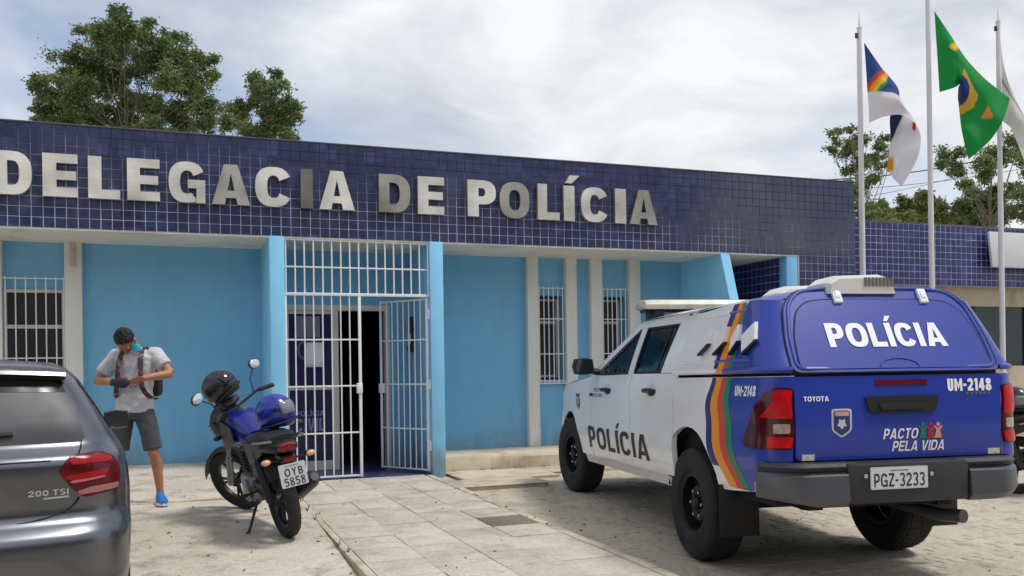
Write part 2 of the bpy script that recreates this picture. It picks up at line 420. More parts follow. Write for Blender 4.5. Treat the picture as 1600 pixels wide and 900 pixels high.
def tile_mat(name, a, b, c, grey_end=False):
    """glazed tile: each tile its own shade, from a per-cell white noise"""
    m = bpy.data.materials.new(name); m.use_nodes = True
    t = m.node_tree; bs = t.nodes['Principled BSDF']
    g = N(t, 'ShaderNodeNewGeometry')
    v = N(t, 'ShaderNodeVectorMath', operation='SCALE'); v.inputs['Scale'].default_value = 1/0.111
    off = N(t, 'ShaderNodeVectorMath', operation='ADD'); off.inputs[1].default_value = (3.0, 0.37, 0.02)
    t.links.new(g.outputs['Position'], off.inputs[0]); t.links.new(off.outputs[0], v.inputs[0])
    fl = N(t, 'ShaderNodeVectorMath', operation='FLOOR'); t.links.new(v.outputs[0], fl.inputs[0])
    wnz = N(t, 'ShaderNodeTexWhiteNoise', noise_dimensions='3D'); t.links.new(fl.outputs[0], wnz.inputs['Vector'])
    rp = N(t, 'ShaderNodeValToRGB'); e = rp.color_ramp.elements
    e[0].color = a; e[1].color = c; e.new(0.55).color = b; e.new(0.93).color = c; e[len(e)-1].color = tuple(q*1.5 for q in c[:3])+(1,)
    t.links.new(wnz.outputs['Value'], rp.inputs[0])
    nz = N(t, 'ShaderNodeTexNoise', _Scale=0.9, _Detail=7.0, _Roughness=0.65); t.links.new(g.outputs['Position'], nz.inputs['Vector'])
    mr = N(t, 'ShaderNodeMapRange'); mr.inputs[1].default_value = 0.5; mr.inputs[2].default_value = 0.78; mr.inputs[3].default_value = 0; mr.inputs[4].default_value = 0.45
    t.links.new(nz.outputs[0], mr.inputs[0])
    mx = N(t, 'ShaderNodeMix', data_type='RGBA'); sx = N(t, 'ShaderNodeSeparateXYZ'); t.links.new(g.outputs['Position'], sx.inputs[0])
    fx = N(t, 'ShaderNodeMapRange'); fx.inputs[1].default_value = 6.5; fx.inputs[2].default_value = 7.1; fx.inputs[3].default_value = 0; fx.inputs[4].default_value = 0.55; t.links.new(sx.outputs['X'], fx.inputs[0])  # mixes grey into the right end of the fascia, unevenly
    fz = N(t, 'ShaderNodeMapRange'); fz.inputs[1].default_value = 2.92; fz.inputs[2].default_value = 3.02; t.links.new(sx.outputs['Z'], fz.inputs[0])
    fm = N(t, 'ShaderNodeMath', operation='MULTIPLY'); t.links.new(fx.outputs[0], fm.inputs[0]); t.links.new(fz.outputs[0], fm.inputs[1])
    fn_ = N(t, 'ShaderNodeMath', operation='MULTIPLY'); t.links.new(fm.outputs[0], fn_.inputs[0]); t.links.new(nz.outputs[0], fn_.inputs[1]); fn2 = N(t, 'ShaderNodeMath', operation='MULTIPLY'); fn2.inputs[1].default_value = 2.0 if grey_end else 0.0; t.links.new(fn_.outputs[0], fn2.inputs[0])
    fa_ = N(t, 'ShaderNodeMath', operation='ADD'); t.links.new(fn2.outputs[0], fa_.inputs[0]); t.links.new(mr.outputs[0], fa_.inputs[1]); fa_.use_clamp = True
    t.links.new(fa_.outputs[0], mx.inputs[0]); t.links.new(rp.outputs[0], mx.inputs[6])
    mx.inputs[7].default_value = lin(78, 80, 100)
    t.links.new(mx.outputs[2], bs.inputs['Base Color'])
    rr = N(t, 'ShaderNodeMapRange'); rr.inputs[3].default_value = 0.22; rr.inputs[4].default_value = 0.5
    t.links.new(nz.outputs[0], rr.inputs[0]); t.links.new(rr.outputs[0], bs.inputs['Roughness'])
    return m
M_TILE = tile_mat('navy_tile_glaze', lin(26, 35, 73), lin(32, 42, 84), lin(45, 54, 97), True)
M_TILE2 = tile_mat('annex_tile_glaze', lin(28, 32, 92), lin(36, 40, 106), lin(48, 52, 116))
def grout_mat(name, z0, z1, clean, dirty):
    m = bpy.data.materials.new(name); m.use_nodes = True
    t = m.node_tree; bs = t.nodes['Principled BSDF']; bs.inputs['Roughness'].default_value = 0.9
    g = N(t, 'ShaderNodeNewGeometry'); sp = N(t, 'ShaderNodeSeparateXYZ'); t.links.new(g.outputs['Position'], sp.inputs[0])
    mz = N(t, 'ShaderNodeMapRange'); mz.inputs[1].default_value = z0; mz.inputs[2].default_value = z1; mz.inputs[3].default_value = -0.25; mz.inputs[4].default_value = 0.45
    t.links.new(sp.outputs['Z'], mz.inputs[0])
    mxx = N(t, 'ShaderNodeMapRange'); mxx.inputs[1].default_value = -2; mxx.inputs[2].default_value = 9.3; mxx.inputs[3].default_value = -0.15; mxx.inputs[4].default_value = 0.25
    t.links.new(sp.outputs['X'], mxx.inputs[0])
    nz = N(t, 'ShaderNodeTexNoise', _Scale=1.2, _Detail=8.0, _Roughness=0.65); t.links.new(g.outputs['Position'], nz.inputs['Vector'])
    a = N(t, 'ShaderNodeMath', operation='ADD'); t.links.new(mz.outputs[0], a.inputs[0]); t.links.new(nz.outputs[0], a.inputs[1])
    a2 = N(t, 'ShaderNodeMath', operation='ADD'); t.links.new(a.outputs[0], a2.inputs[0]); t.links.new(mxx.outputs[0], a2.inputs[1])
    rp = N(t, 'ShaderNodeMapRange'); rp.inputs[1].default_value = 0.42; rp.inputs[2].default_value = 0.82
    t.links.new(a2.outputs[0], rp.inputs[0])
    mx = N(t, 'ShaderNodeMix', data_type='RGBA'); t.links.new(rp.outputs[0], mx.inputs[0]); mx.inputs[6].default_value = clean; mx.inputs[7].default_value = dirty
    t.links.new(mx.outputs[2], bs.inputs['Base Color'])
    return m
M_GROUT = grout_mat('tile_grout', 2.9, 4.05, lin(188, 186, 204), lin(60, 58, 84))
M_GROUT2 = mat('annex_grout', lin(176, 182, 206), 0.9, var=0.15, scale=2, dirt=lin(70, 70, 110), dscale=0.9, dlo=0.55, dhi=0.75)

def slope_mat(name, base, alt, dark, s1, s2, lo, hi, bump, crack=0.0, ribs=0.0):
    m = bpy.data.materials.new(name); m.use_nodes = True
    t = m.node_tree; bs = t.nodes['Principled BSDF']; bs.inputs['Roughness'].default_value = 0.88; bs.inputs['Specular IOR Level'].default_value = 0.25
    g = N(t, 'ShaderNodeNewGeometry')
    a = N(t, 'ShaderNodeTexNoise', _Scale=s1, _Detail=9.0, _Roughness=0.62, _Distortion=0.3); t.links.new(g.outputs['Position'], a.inputs['Vector'])
    b = N(t, 'ShaderNodeTexNoise', _Scale=s2, _Detail=9.0, _Roughness=0.7); t.links.new(g.outputs['Position'], b.inputs['Vector'])
    r1 = N(t, 'ShaderNodeMapRange'); r1.inputs[1].default_value = 0.35; r1.inputs[2].default_value = 0.65; t.links.new(a.outputs[0], r1.inputs[0])
    m1 = N(t, 'ShaderNodeMix', data_type='RGBA'); t.links.new(r1.outputs[0], m1.inputs[0]); m1.inputs[6].default_value = base; m1.inputs[7].default_value = alt
    r2 = N(t, 'ShaderNodeMapRange'); r2.inputs[1].default_value = lo; r2.inputs[2].default_value = hi; t.links.new(b.outputs[0], r2.inputs[0])
    m2 = N(t, 'ShaderNodeMix', data_type='RGBA'); t.links.new(r2.outputs[0], m2.inputs[0]); t.links.new(m1.outputs[2], m2.inputs[6]); m2.inputs[7].default_value = dark
    f = N(t, 'ShaderNodeTexNoise', _Scale=38.0, _Detail=6.0, _Roughness=0.7); t.links.new(g.outputs['Position'], f.inputs['Vector'])
    r3 = N(t, 'ShaderNodeMapRange'); r3.inputs[1].default_value = 0.3; r3.inputs[2].default_value = 0.7; r3.inputs[3].default_value = 0.78; r3.inputs[4].default_value = 1.16; t.links.new(f.outputs[0], r3.inputs[0])
    m3 = N(t, 'ShaderNodeMix', data_type='RGBA', blend_type='MULTIPLY'); m3.inputs[0].default_value = 1; t.links.new(m2.outputs[2], m3.inputs[6]); t.links.new(r3.outputs[0], m3.inputs[7])
    t.links.new(m3.outputs[2], bs.inputs['Base Color'])
    bp = N(t, 'ShaderNodeBump', _Strength=bump, _Distance=0.012)
    hh = N(t, 'ShaderNodeTexNoise', _Scale=22.0, _Detail=8.0, _Roughness=0.65); t.links.new(g.outputs['Position'], hh.inputs['Vector'])
    if ribs:
        wv = N(t, 'ShaderNodeTexWave', wave_type='BANDS', bands_direction='X'); wv.inputs['Scale'].default_value = 13.0; wv.inputs['Distortion'].default_value = 0.3
        t.links.new(g.outputs['Position'], wv.inputs['Vector'])
        ad = N(t, 'ShaderNodeMath', operation='MULTIPLY_ADD'); ad.inputs[1].default_value = ribs
        t.links.new(wv.outputs['Fac'], ad.inputs[0]); t.links.new(hh.outputs[0], ad.inputs[2]); t.links.new(ad.outputs[0], bp.inputs['Height'])
    else: t.links.new(hh.outputs[0], bp.inputs['Height'])
    t.links.new(bp.outputs[0], bs.inputs['Normal'])
    MATS[name] = m
    return m
M_FORE = slope_mat('forecourt_concrete', lin(212, 203, 188), lin(192, 182, 164), lin(140, 129, 112), 1.6, 3.4, 0.50, 0.70, 0.7)
M_SLAB = [slope_mat('slab_concrete_%s' % n, b, a, d, 2.2, 3.6, lo, 0.8, 0.30, ribs=0.55) for n, b, a, d, lo in (
    ('pale', lin(208, 199, 184), lin(196, 186, 170), lin(154, 143, 126), 0.50), ('grey', lin(204, 194, 178), lin(190, 180, 164), lin(144, 134, 118), 0.48), ('stained', lin(136, 126, 108), lin(120, 112, 98), lin(100, 92, 80), 0.45))]
M_JOINT = slope_mat('slab_joint_mortar', lin(196, 184, 164), lin(176, 164, 144), lin(120, 110, 94), 2.0, 5.0, 0.5, 0.7, 0.3)
M_BED = slope_mat('sett_bed_mortar', lin(203, 192, 173), lin(186, 175, 156), lin(124, 114, 98), 1.4, 3.3, 0.54, 0.74, 0.6)
M_SETT = slope_mat('sett_stone', lin(200, 190, 171), lin(188, 178, 160), lin(132, 122, 106), 7.0, 1.5, 0.53, 0.72, 0.6)
M_EARTH = slope_mat('street_ground', lin(176, 164, 142), lin(156, 144, 120), lin(120, 106, 86), 0.6, 1.3, 0.5, 0.72, 0.4)

# ------------------------------------------------------------------ ground
def zl(y): return max(0.0, 0.12+(y-7.0)*0.037)         # left forecourt rises to the wall
def zr(y): return max(-0.02, 0.016*(y-5.69))           # cobbled yard
ZW = 0.12
b = B(); b.box(-600, 600, -600, 900, -0.5, -0.06)
tag(b.obj('ground', M_EARTH), kind='structure', label='bare ground reaching to the horizon')
b = B()
ys = [-6+0.5*i for i in range(0, 36)]+[11.66]; xs = [-14+1.0*i for i in range(0, 15)]+[1.07]
V = [[b.bm.verts.new((x, y, zl(y)+0.006*math.sin(x*1.3+y*0.7)*(1 if x < 0.9 else 0))) for x in xs] for y in ys]
for i in range(len(ys)-1):
    for j in range(len(xs)-1): b.bm.faces.new((V[i][j], V[i][j+1], V[i+1][j+1], V[i+1][j]))
r = bmesh.ops.extrude_edge_only(b.bm, edges=[e for e in b.bm.edges if e.is_boundary])
for v in r['geom']:
    if isinstance(v, bmesh.types.BMVert): v.co.z = -0.1
fore = tag(b.obj('forecourt', M_FORE, recalc=False), kind='structure', label='stained beige concrete parking floor left of the entrance walkway')
b = B()
for (x0, y0, x1, y1) in ((-3.2, 8.9, 1.06, 8.93),):
    for k in range(9):
        xa, xb = x0+(x1-x0)*k/9, x0+(x1-x0)*(k+1)/9-0.004
        ya = y0+0.03*math.sin(k*1.7); z = zl(ya)
        b.box(xa, xb, ya, ya+0.035, z-0.05, z+0.014, 0.004)
tag(b.obj('kerb_edge', M_CONC, fore), kind='stuff')
# walkway of ribbed slabs
b = B(); b.box(1.075, 2.79, -6, 10.5, -0.1, ZW-0.012)
walk = tag(b.obj('walkway', M_JOINT), kind='structure', label='slab walkway leading to the barred entrance')
random.seed(11)
cw = 0.405
for i in range(36):
    y0 = 10.5-0.012-(i+1)*0.46
    if y0 < 1.2: break
    for j in range(4):
        x0 = 1.145+j*cw
        b = B(); dz = random.uniform(-0.004, 0.004)
        b.box(x0+0.0022, x0+cw-0.0022, y0+0.0022, y0+0.4578, ZW-0.05, ZW+dz, 0.003)
        for v in b.bm.verts:
            if v.co.z > 0: v.co.z += random.uniform(-0.001, 0.001)
        st = (i, j) in ((7, 3), (8, 2), (9, 1), (6, 2))
        k = 2 if (i, j) in ((7, 3),) else (1 if random.random() < 0.35 or st else 0)
        b.obj('paving_slab', M_SLAB[k], walk)
b = B()
for k in range(16):
    ya, yb = 10.4-k*0.9, 10.4-(k+1)*0.9+0.012
    b = B(); b.box(1.078+random.uniform(-.004, .004), 1.135, yb, ya, 0.0, ZW+0.012+random.uniform(-.004, .004), 0.01); b.obj('kerb_stone', M_CONC, walk)
for k in range(16):
    ya, yb = 10.4-k*0.9, 10.4-(k+1)*0.9+0.012
    b = B(); b.box(2.772, 2.85, yb, ya, 0.0, ZW+0.004+random.uniform(-.004, .004), 0.01); b.obj('kerb_stone', M_CONC, walk)
# cobbled yard with setts
b = B(); xs = [2.85+0.6*i for i in range(0, 40)]; ys = [-6+0.6*i for i in range(0, 29)]
V = [[b.bm.verts.new((x, y, zr(y))) for x in xs] for y in ys]
for i in range(len(ys)-1):
    for j in range(len(xs)-1): b.bm.faces.new((V[i][j], V[i][j+1], V[i+1][j+1], V[i+1][j]))
r = bmesh.ops.extrude_edge_only(b.bm, edges=[e for e in b.bm.edges if e.is_boundary])
for v in r['geom']:
    if isinstance(v, bmesh.types.BMVert): v.co.z = -0.1
yard = tag(b.obj('cobbled_yard', M_BED, recalc=False), kind='structure', label='worn cobbled yard of pale stone setts in front of the tiled building')
random.seed(5)
def sett_verts(cx, cy, sx, sy, hgt, z, rot):
    out = []
    for (k, zz) in ((0.5, -0.02), (0.47, hgt*0.6), (0.36, hgt)):
        for ax, ay in ((-1, -1), (1, -1), (1, 1), (-1, 1)):
            x, y = ax*sx*k, ay*sy*k
            out.append((cx+x*math.cos(rot)-y*math.sin(rot)+random.uniform(-.005, .005), cy+x*math.sin(rot)+y*math.cos(rot)+random.uniform(-.005, .005), z+zz))
    return out
SF = [(0, 1, 5, 4), (1, 2, 6, 5), (2, 3, 7, 6), (3, 0, 4, 7), (4, 5, 9, 8), (5, 6, 10, 9), (6, 7, 11, 10), (7, 4, 8, 11), (8, 9, 10, 11)]
near, far = [], []
row = 0; y = 2.2
while y < 10.45:
    x = 2.93+random.uniform(0, .06)
    while x < 13.5:
        L = random.uniform(0.085, 0.155)
        if (Vector((x, y, 0))-EYE*0).length < 30 and random.random() < 0.86:
            c = (x+L/2, y+0.05+random.uniform(-.012, .012), L-0.02, random.uniform(.07, .095), random.uniform(-0.004, 0.007), zr(y), random.uniform(-.16, .16))
            D = Vector((c[0], c[1], 0)).dot(FW); u = PX+Vector((c[0], c[1], 0)).dot(RT)/D*FOC; vy = PY+(CAM_H)/D*FOC
            (near if u < 1630 and vy < 915 and D > 0 else far).append((D, c))
        x += L
    y += 0.104
near.sort(key=lambda q: q[0])
vis = [q for q in near if not (3.3 < q[1][0] < 5.3 and 4.3 < q[1][1] < 9.8)]
pick = set(id(q) for q in vis[:300])
protos = []
vs, fs = [], []
for q in near+far:
    c = q[1]
    if id(q) in pick:
        if len(protos) < 24:
            me = bpy.data.meshes.new('sett'); me.from_pydata(sett_verts(0, 0, *c[2:5], 0, 0), [], SF); me.materials.append(M_SETT)
            for p in me.polygons: p.use_smooth = True
            protos.append(me)
        o = link('sett', random.choice(protos), yard); o.location = (c[0], c[1], c[5]); o.rotation_euler.z = c[6]
    else:
        n = len(vs); vs += sett_verts(*c[:4], c[4], c[5], c[6]); fs += [tuple(n+i for i in f) for f in SF]
me = bpy.data.meshes.new('setts'); me.from_pydata(vs, [], fs); me.materials.append(M_SETT)
for p in me.polygons: p.use_smooth = True
tag(link('setts', me, yard), kind='stuff')
# raised ledge along the wall, right of the entrance
b = B(); n = 24
rng = [3.06+(6.94-3.06)*i/n for i in range(n+1)]
prof = [(10.80, -0.1), (10.795, 0.10), (10.80, 0.25), (10.815, 0.287), (10.84, 0.295), (11.62, 0.297), (11.62, -0.1)]
random.seed(3)
b.loft([[(x, y+random.uniform(-.012, .012)*(y < 10.83), z+random.uniform(-.008, .006)*(0.2 < z < 0.296)) for y, z in prof] for x in rng])
tag(b.obj('pavement_ledge', M_CONC), kind='structure', label='raised concrete ledge along the blue wall right of the entrance')
b = B()
for (x0, x1, y0, y1) in ((3.1, 4.3, 9.95, 10.79), (4.32, 5.3, 10.2, 10.79), (2.86, 3.9, 9.3, 9.9)):
    b = B(); b.box(x0, x1, y0, y1, 0.0, 0.10+0.012*random.random(), 0.008)
    for v in b.bm.verts: v.co.x += random.uniform(-.05, .05); v.co.y += random.uniform(-.02, .02)
    b.obj('concrete_patch', M_CONC, yard)

random.seed(77)
vs, fs = [], []
def ground_z(x, y): return zl(y) if x < 1.07 else (ZW if x < 2.82 else zr(y))
for k in range(420):
    x, y = random.uniform(-3, 9), random.uniform(3.5, 10.6)
    if random.random() < .35: x = random.choice((1.07, 2.83, 2.88))+random.gauss(0, .05)
    z = ground_z(x, y)+.004; s = random.uniform(.006, .022); a = random.uniform(0, 6.28); n = len(vs)
    c_, s_ = math.cos(a)*s, math.sin(a)*s
    vs += [(x-c_, y-s_, z), (x-s_*.4, y+c_*.4, z+s*.35), (x+c_, y+s_, z+s*.15), (x+s_*.4, y-c_*.4, z+s*.3), (x, y, z-.004)]
    fs += [(n, n+1, n+2, n+3), (n, n+1, n+4), (n+1, n+2, n+4), (n+2, n+3, n+4), (n+3, n, n+4)]
me = bpy.data.meshes.new('leaf_litter'); me.from_pydata(vs, [], fs); me.materials.append(mat('dry_leaf', lin(104, 88, 64), .9, var=.4, scale=3))
tag(link('leaf_litter', me), 'scattered dry leaves and grit on the paving', 'litter', kind='stuff')
vs, fs = [], []
for k in range(60):
    q = random.random()
    if q < .4: x, y = random.uniform(3.1, 6.8), 10.785+random.gauss(0, .01)
    elif q < .7: x, y = 1.072+random.gauss(0, .012), random.uniform(4, 10.2)
    else: x, y = 2.862+random.gauss(0, .012), random.uniform(4, 10.2)
    z = ground_z(x, y)-.01
    for b_ in range(random.randint(4, 9)):
        a = random.uniform(0, 6.28); h = random.uniform(.02, .065); w = .004; n = len(vs); dx, dy = math.cos(a)*h*.6, math.sin(a)*h*.6; px, py = -math.sin(a)*w, math.cos(a)*w
        vs += [(x-px, y-py, z), (x+px, y+py, z), (x+dx*.5+px*.6, y+dy*.5+py*.6, z+h*.75), (x+dx, y+dy, z+h)]; fs += [(n, n+1, n+2), (n, n+2, n+3)]
me = bpy.data.meshes.new('weeds'); me.from_pydata(vs, [], fs); me.materials.append(mat('weed_green', lin(92, 104, 58), .8, var=.3, scale=4))
tag(link('weeds', me), 'small weeds growing in the paving joints', 'weeds', kind='stuff')

# ------------------------------------------------------------------ police station building
ST = empty('police_station', (3.5, 11.0, 0), label='low police station with navy tiled fascia and light blue recessed walls', cat='building')
def wbox(name, m, x0, x1, y0, y1, z0, z1, bev=0, parent=ST):
    return B().box(x0, x1, y0, y1, z0, z1, bev).obj(name, m, parent, True)
YF, YB = 10.543, 11.6
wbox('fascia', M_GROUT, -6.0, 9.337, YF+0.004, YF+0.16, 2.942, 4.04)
wbox('roof_slab', M_CONC, -6.0, 9.33, YF+0.16, 20, 3.0, 3.7)
wbox('parapet_cap', mat('cap_mortar', lin(92, 92, 108), 0.9, var=0.25, scale=4), -6.0, 9.345, YF-0.006, YF+0.17, 4.040, 4.056, 0.004)
wbox('soffit', M_SOFFIT, -6.0, 9.33, YF+0.008, 13.4, 2.925, 2.941)
wbox('wall', M_BLUE, -6.0, 1.0, YB, YB+0.25, 0.0, 2.925)
# right wall with two window openings, as separate stretches of wall
for x0, x1, z0, z1 in ((3.05, 4.70, 0, 2.925), (4.70, 5.12, 0, 1.22), (4.70, 5.12, 2.40, 2.925), (5.12, 5.69, 0, 2.925), (5.69, 6.12, 0, 1.22), (5.69, 6.12, 2.40, 2.925), (6.12, 7.03, 0, 2.925)):
    wbox('wall', M_BLUE, x0+0.0005, x1-0.0005, YB, YB+0.25, z0, z1)
for x0, x1 in ((-2.10, -1.85), (-1.208, -1.026)): wbox('column', M_WHITEP, x0, x1, YB-0.10, YB+0.02, 0.2, 2.925, 0.004)
for x0, x1 in ((4.54, 4.705), (5.125, 5.29), (5.51, 5.69), (6.125, 6.30)): wbox('column', M_WHITEP, x0, x1, YB-0.10, YB+0.02, 0.297, 2.925, 0.004)
wbox('sensor_box', mat('sensor_plastic', lin(196, 176, 168), .5), -1.145, -1.09, YB-0.135, YB-0.10, 2.64, 2.90, 0.006)
# entrance pillars
wbox('pillar', M_BLUE_LIT, 1.0, 1.165, YF-0.03, YB+0.1, 0.05, 2.938, 0.006)
wbox('pillar', M_BLUE_LIT, 2.885, 3.05, YF-0.03, YB+0.1, 0.05, 2.938, 0.006)
# leaning fin at the right end of the recess
B().prism([(11.7, 0.0), (9.62, 0.0), (10.55, 2.938), (11.7, 2.938)], 7.03, 7.17, 'x').obj('fin', M_BLUE_LIT, ST, True)
wbox('pillar', M_BLUE, 8.13, 8.32, YF+0.01, YF+0.17, 0.0, 2.941, 0.004)
wbox('recess_wall', M_GROUT2, 8.134, 8.33, YF+0.171, 14.0, 0.0, 2.925)
wbox('recess_back', M_BLUE, 7.0, 8.13, 13.8, 14.0, 0.0, 2.925)
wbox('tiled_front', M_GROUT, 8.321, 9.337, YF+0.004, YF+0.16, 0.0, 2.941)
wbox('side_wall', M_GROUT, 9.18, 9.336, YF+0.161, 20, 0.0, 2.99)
wbox('rear_wall', M_BLUE, -6, 9.3, 19.8, 20, 0, 3)
# tiles
def tile_mesh(w, m, axis='y', th=0.004, ww=None):
    ww = ww or w; e = 0.0022
    b = B(); hw, hh = w/2, ww/2
    lo = [(-hw, 0, -hh), (hw, 0, -hh), (hw, 0, hh), (-hw, 0, hh)]; hi = [(-hw+e, -th, -hh+e), (hw-e, -th, -hh+e), (hw-e, -th, hh-e), (-hw+e, -th, hh-e)]
    if axis == 'x': lo = [(y, x, z) for x, y, z in lo]; hi = [(y, x, z) for x, y, z in hi]
    b.loft([lo, hi], True)
    me = b.mesh('tile', 0); me.materials.append(m); return me
PITCH = 0.1108; TW = 0.1038
def tile_field(cells, m, axis, parent, nparts, seed=1):
    """cells: list of (x, y, z) centres; the nearest in view become single tiles, the rest one joined skin"""
    rnd = random.Random(seed)
    protos = [tile_mesh(TW*rnd.uniform(.985, 1.01), m, axis, rnd.uniform(.0025, .005)) for _ in range(8)]
    sc = []
    for c in cells:
        d = Vector(c)-EYE; D = d.dot(FW); u = PX+d.dot(RT)/D*FOC; v = PY-d.z/D*FOC
        sc.append((D if (-15 < u < 1615 and v > -10) else 99+D, c))
    sc.sort(key=lambda q: q[0])
    for D, c in sc[:nparts]:
        o = link('tile', rnd.choice(protos), parent, True); o.location = (c[0]+rnd.uniform(-.001, .001), c[1], c[2]+rnd.uniform(-.001, .001))
    vs, fs = [], []
    for D, c in sc[nparts:]:
        p = rnd.choice(protos); n = len(vs)
        vs += [(v.co.x+c[0], v.co.y+c[1], v.co.z+c[2]) for v in p.vertices]; fs += [tuple(n+i for i in f.vertices) for f in p.polygons]
    if vs:
        me = bpy.data.meshes.new('tiles'); me.from_pydata(vs, [], fs); me.materials.append(m)
        tag(link('tiles', me, parent, True), kind='stuff')
rows = 10; zc = [2.942+PITCH*0.5+PITCH*0.989*k for k in range(rows)]
front = []
k = 0; x = 9.337-PITCH/2
while x > -3.2:
    for z in zc: front.append((x, YF+0.0045, z))
    x -= PITCH
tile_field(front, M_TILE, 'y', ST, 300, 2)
front2 = []
x = 9.337-PITCH/2
while x > 8.38:
    z = 2.942-PITCH*.5
    while z > 0.1: front2.append((x, YF+0.0045, z)); z -= PITCH
    x -= PITCH
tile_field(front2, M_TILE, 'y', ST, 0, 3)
rec = []
y = YF+0.23
while y < 13.7:
    z = 2.92-PITCH/2
    while z > 0.1: rec.append((8.1345, y, z)); z -= PITCH
    y += PITCH
tile_field(rec, M_TILE2, 'x', ST, 0, 4)
# barred windows
def bar(p, q, r, parent, name='bar', m=None): return B().tube([p, q], r, 6).obj(name, m or M_STEELW, parent, True)
def window(x0, x1, z0, z1, bars, rails, zg0, zg1, depth=0.2):
    w = B()
    yw = YB+depth if depth > 0.15 else YB-0.005
    t = 0.035
    zm = z0+(z1-z0)*0.70
    w.box(x0, x0+t, yw-0.02, yw+0.02, z0, z1); w.box(x1-t, x1, yw-0.02, yw+0.02, z0, z1)
    w.box(x0+t, x1-t, yw-0.02, yw+0.02, z0, z0+t); w.box(x0+t, x1-t, yw-0.02, yw+0.02, z1-t, z1); w.box(x0+t, x1-t, yw-0.022, yw+0.02, zm-t*.6, zm+t*.6)
    fr = w.obj('window', mat('window_aluminium', lin(205, 203, 198), 0.4, metal=0.1), ST, True)
    B().box(x0+t, x1-t, yw-0.003, yw+0.003, z0+t, zm-t*.6).obj('pane', mat('window_pane', lin(58, 57, 62), .18, var=.2, scale=2), fr, True)
    B().box(x0+t, x1-t, yw-0.003, yw+0.003, zm+t*.6, z1-t).obj('pane', MATS['window_pane'], fr, True)
    yg = YB-0.045 if depth > .15 else YB-0.06
    for xb in bars: bar((xb, yg, zg0), (xb, yg, zg1), 0.0075, fr)
    for zr_ in rails: bar((x0-0.01, yg-0.004, zr_), (x1+0.01, yg-0.004, zr_), 0.0075, fr, 'rail')
    B().box(x0-0.02, x1+0.02, YB-0.06 if depth > .15 else YB-.03, YB+0.0 if depth > .15 else YB, zg0-0.005, zg0+0.012).obj('sill', M_WHITEP, fr, True)
wl = window(-1.845, -1.212, 0.95, 2.375, [-1.82+0.1035*i for i in range(6)]+[-1.222], (1.05, 1.585, 2.5), 0.95, 2.52, 0.02)
for x0 in (4.703, 5.693):
    window(x0+0.002, x0+0.416, 1.25, 2.37, [x0+0.03+0.0715*i for i in range(6)], (1.20, 1.58, 2.07, 2.50), 1.165, 2.525, 0.22)
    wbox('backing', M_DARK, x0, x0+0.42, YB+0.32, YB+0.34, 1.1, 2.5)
# vestibule behind the gate
wbox('lobby_floor', mat('blue_floor_tile', lin(62, 66, 104), 0.35, var=0.2, scale=9), 1.165, 2.885, YF-0.02, 16, 0.05, 0.118)
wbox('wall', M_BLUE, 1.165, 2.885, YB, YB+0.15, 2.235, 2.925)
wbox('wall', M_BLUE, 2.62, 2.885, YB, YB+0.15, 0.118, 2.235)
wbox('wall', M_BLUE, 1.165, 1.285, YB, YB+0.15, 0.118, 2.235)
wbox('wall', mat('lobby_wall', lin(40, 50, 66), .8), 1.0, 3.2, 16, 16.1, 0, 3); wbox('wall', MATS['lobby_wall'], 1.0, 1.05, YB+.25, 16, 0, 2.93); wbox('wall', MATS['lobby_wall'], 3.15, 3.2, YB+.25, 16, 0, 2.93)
M_FRM = mat('door_frame_paint', lin(214, 210, 204), 0.5, var=0.05)
DR = wbox('door_frame', M_FRM, 1.285, 2.62, YB-0.01, YB+0.12, 2.165, 2.235)
wbox('jamb', M_FRM, 1.285, 1.325, YB-0.01, YB+0.12, 0.118, 2.165, parent=DR); wbox('jamb', M_FRM, 2.56, 2.62, YB-0.01, YB+0.12, 0.118, 2.165, parent=DR)
wbox('jamb', M_FRM, 1.876, 1.948, YB-0.012, YB+0.12, 0.118, 2.165, parent=DR)
# navy glazed door leaf
M_NAVY = mat('navy_film', lin(30, 34, 78), 0.25, var=0.08, scale=4)
LF = wbox('door_leaf', M_FRM, 1.326, 1.875, YB+0.02, YB+0.05, 0.12, 0.24)
for z0, z1 in ((1.147, 1.205), (2.12, 2.163)): wbox('rail', M_FRM, 1.326, 1.875, YB+0.02, YB+0.05, z0, z1, parent=LF)
wbox('glass_panel', M_NAVY, 1.326, 1.875, YB+0.03, YB+0.04, 0.24, 1.147, parent=LF); wbox('glass_panel', M_NAVY, 1.326, 1.875, YB+0.03, YB+0.04, 1.205, 2.12, parent=LF)
fdoor = lambda a, b, c: Vector((a, YB+0.03-c, b))
M_DECAL = mat('pale_blue_decal', lin(134, 144, 190), 0.5, var=0.0)
print_word('POLÍCIA', 1.40, 1.765, 0.815, 0.885, fdoor, 0.002, t=.2, h=.16).obj('lettering', M_DECAL, LF, True, 0)
print_word('CIVIL', 1.40, 1.765, 0.62, 0.785, fdoor, 0.002, t=.24, h=.2).obj('lettering', M_DECAL, LF, True, 0)
B().box(1.41, 1.76, YB+0.0275, YB+0.0285, 0.585, 0.60).obj('lettering_bar', M_DECAL, LF, True)
wbox('grey_film', mat('grey_film', lin(126, 130, 142), 0.3), 1.43, 1.72, YB+0.026, YB+0.0285, 1.82, 2.09, parent=LF)
ring = B()
ring.lathe([(0.15, 0), (0.15, 0.001), (0.115, 0.001), (0.115, 0)], 28, M=Matrix.Translation((1.575, YB+0.0255, 1.66)) @ Matrix.Rotation(math.pi/2, 4, 'X'), closed=True)
ring.obj('round_emblem', mat('emblem_grey', lin(96, 100, 124), .4), LF, True)
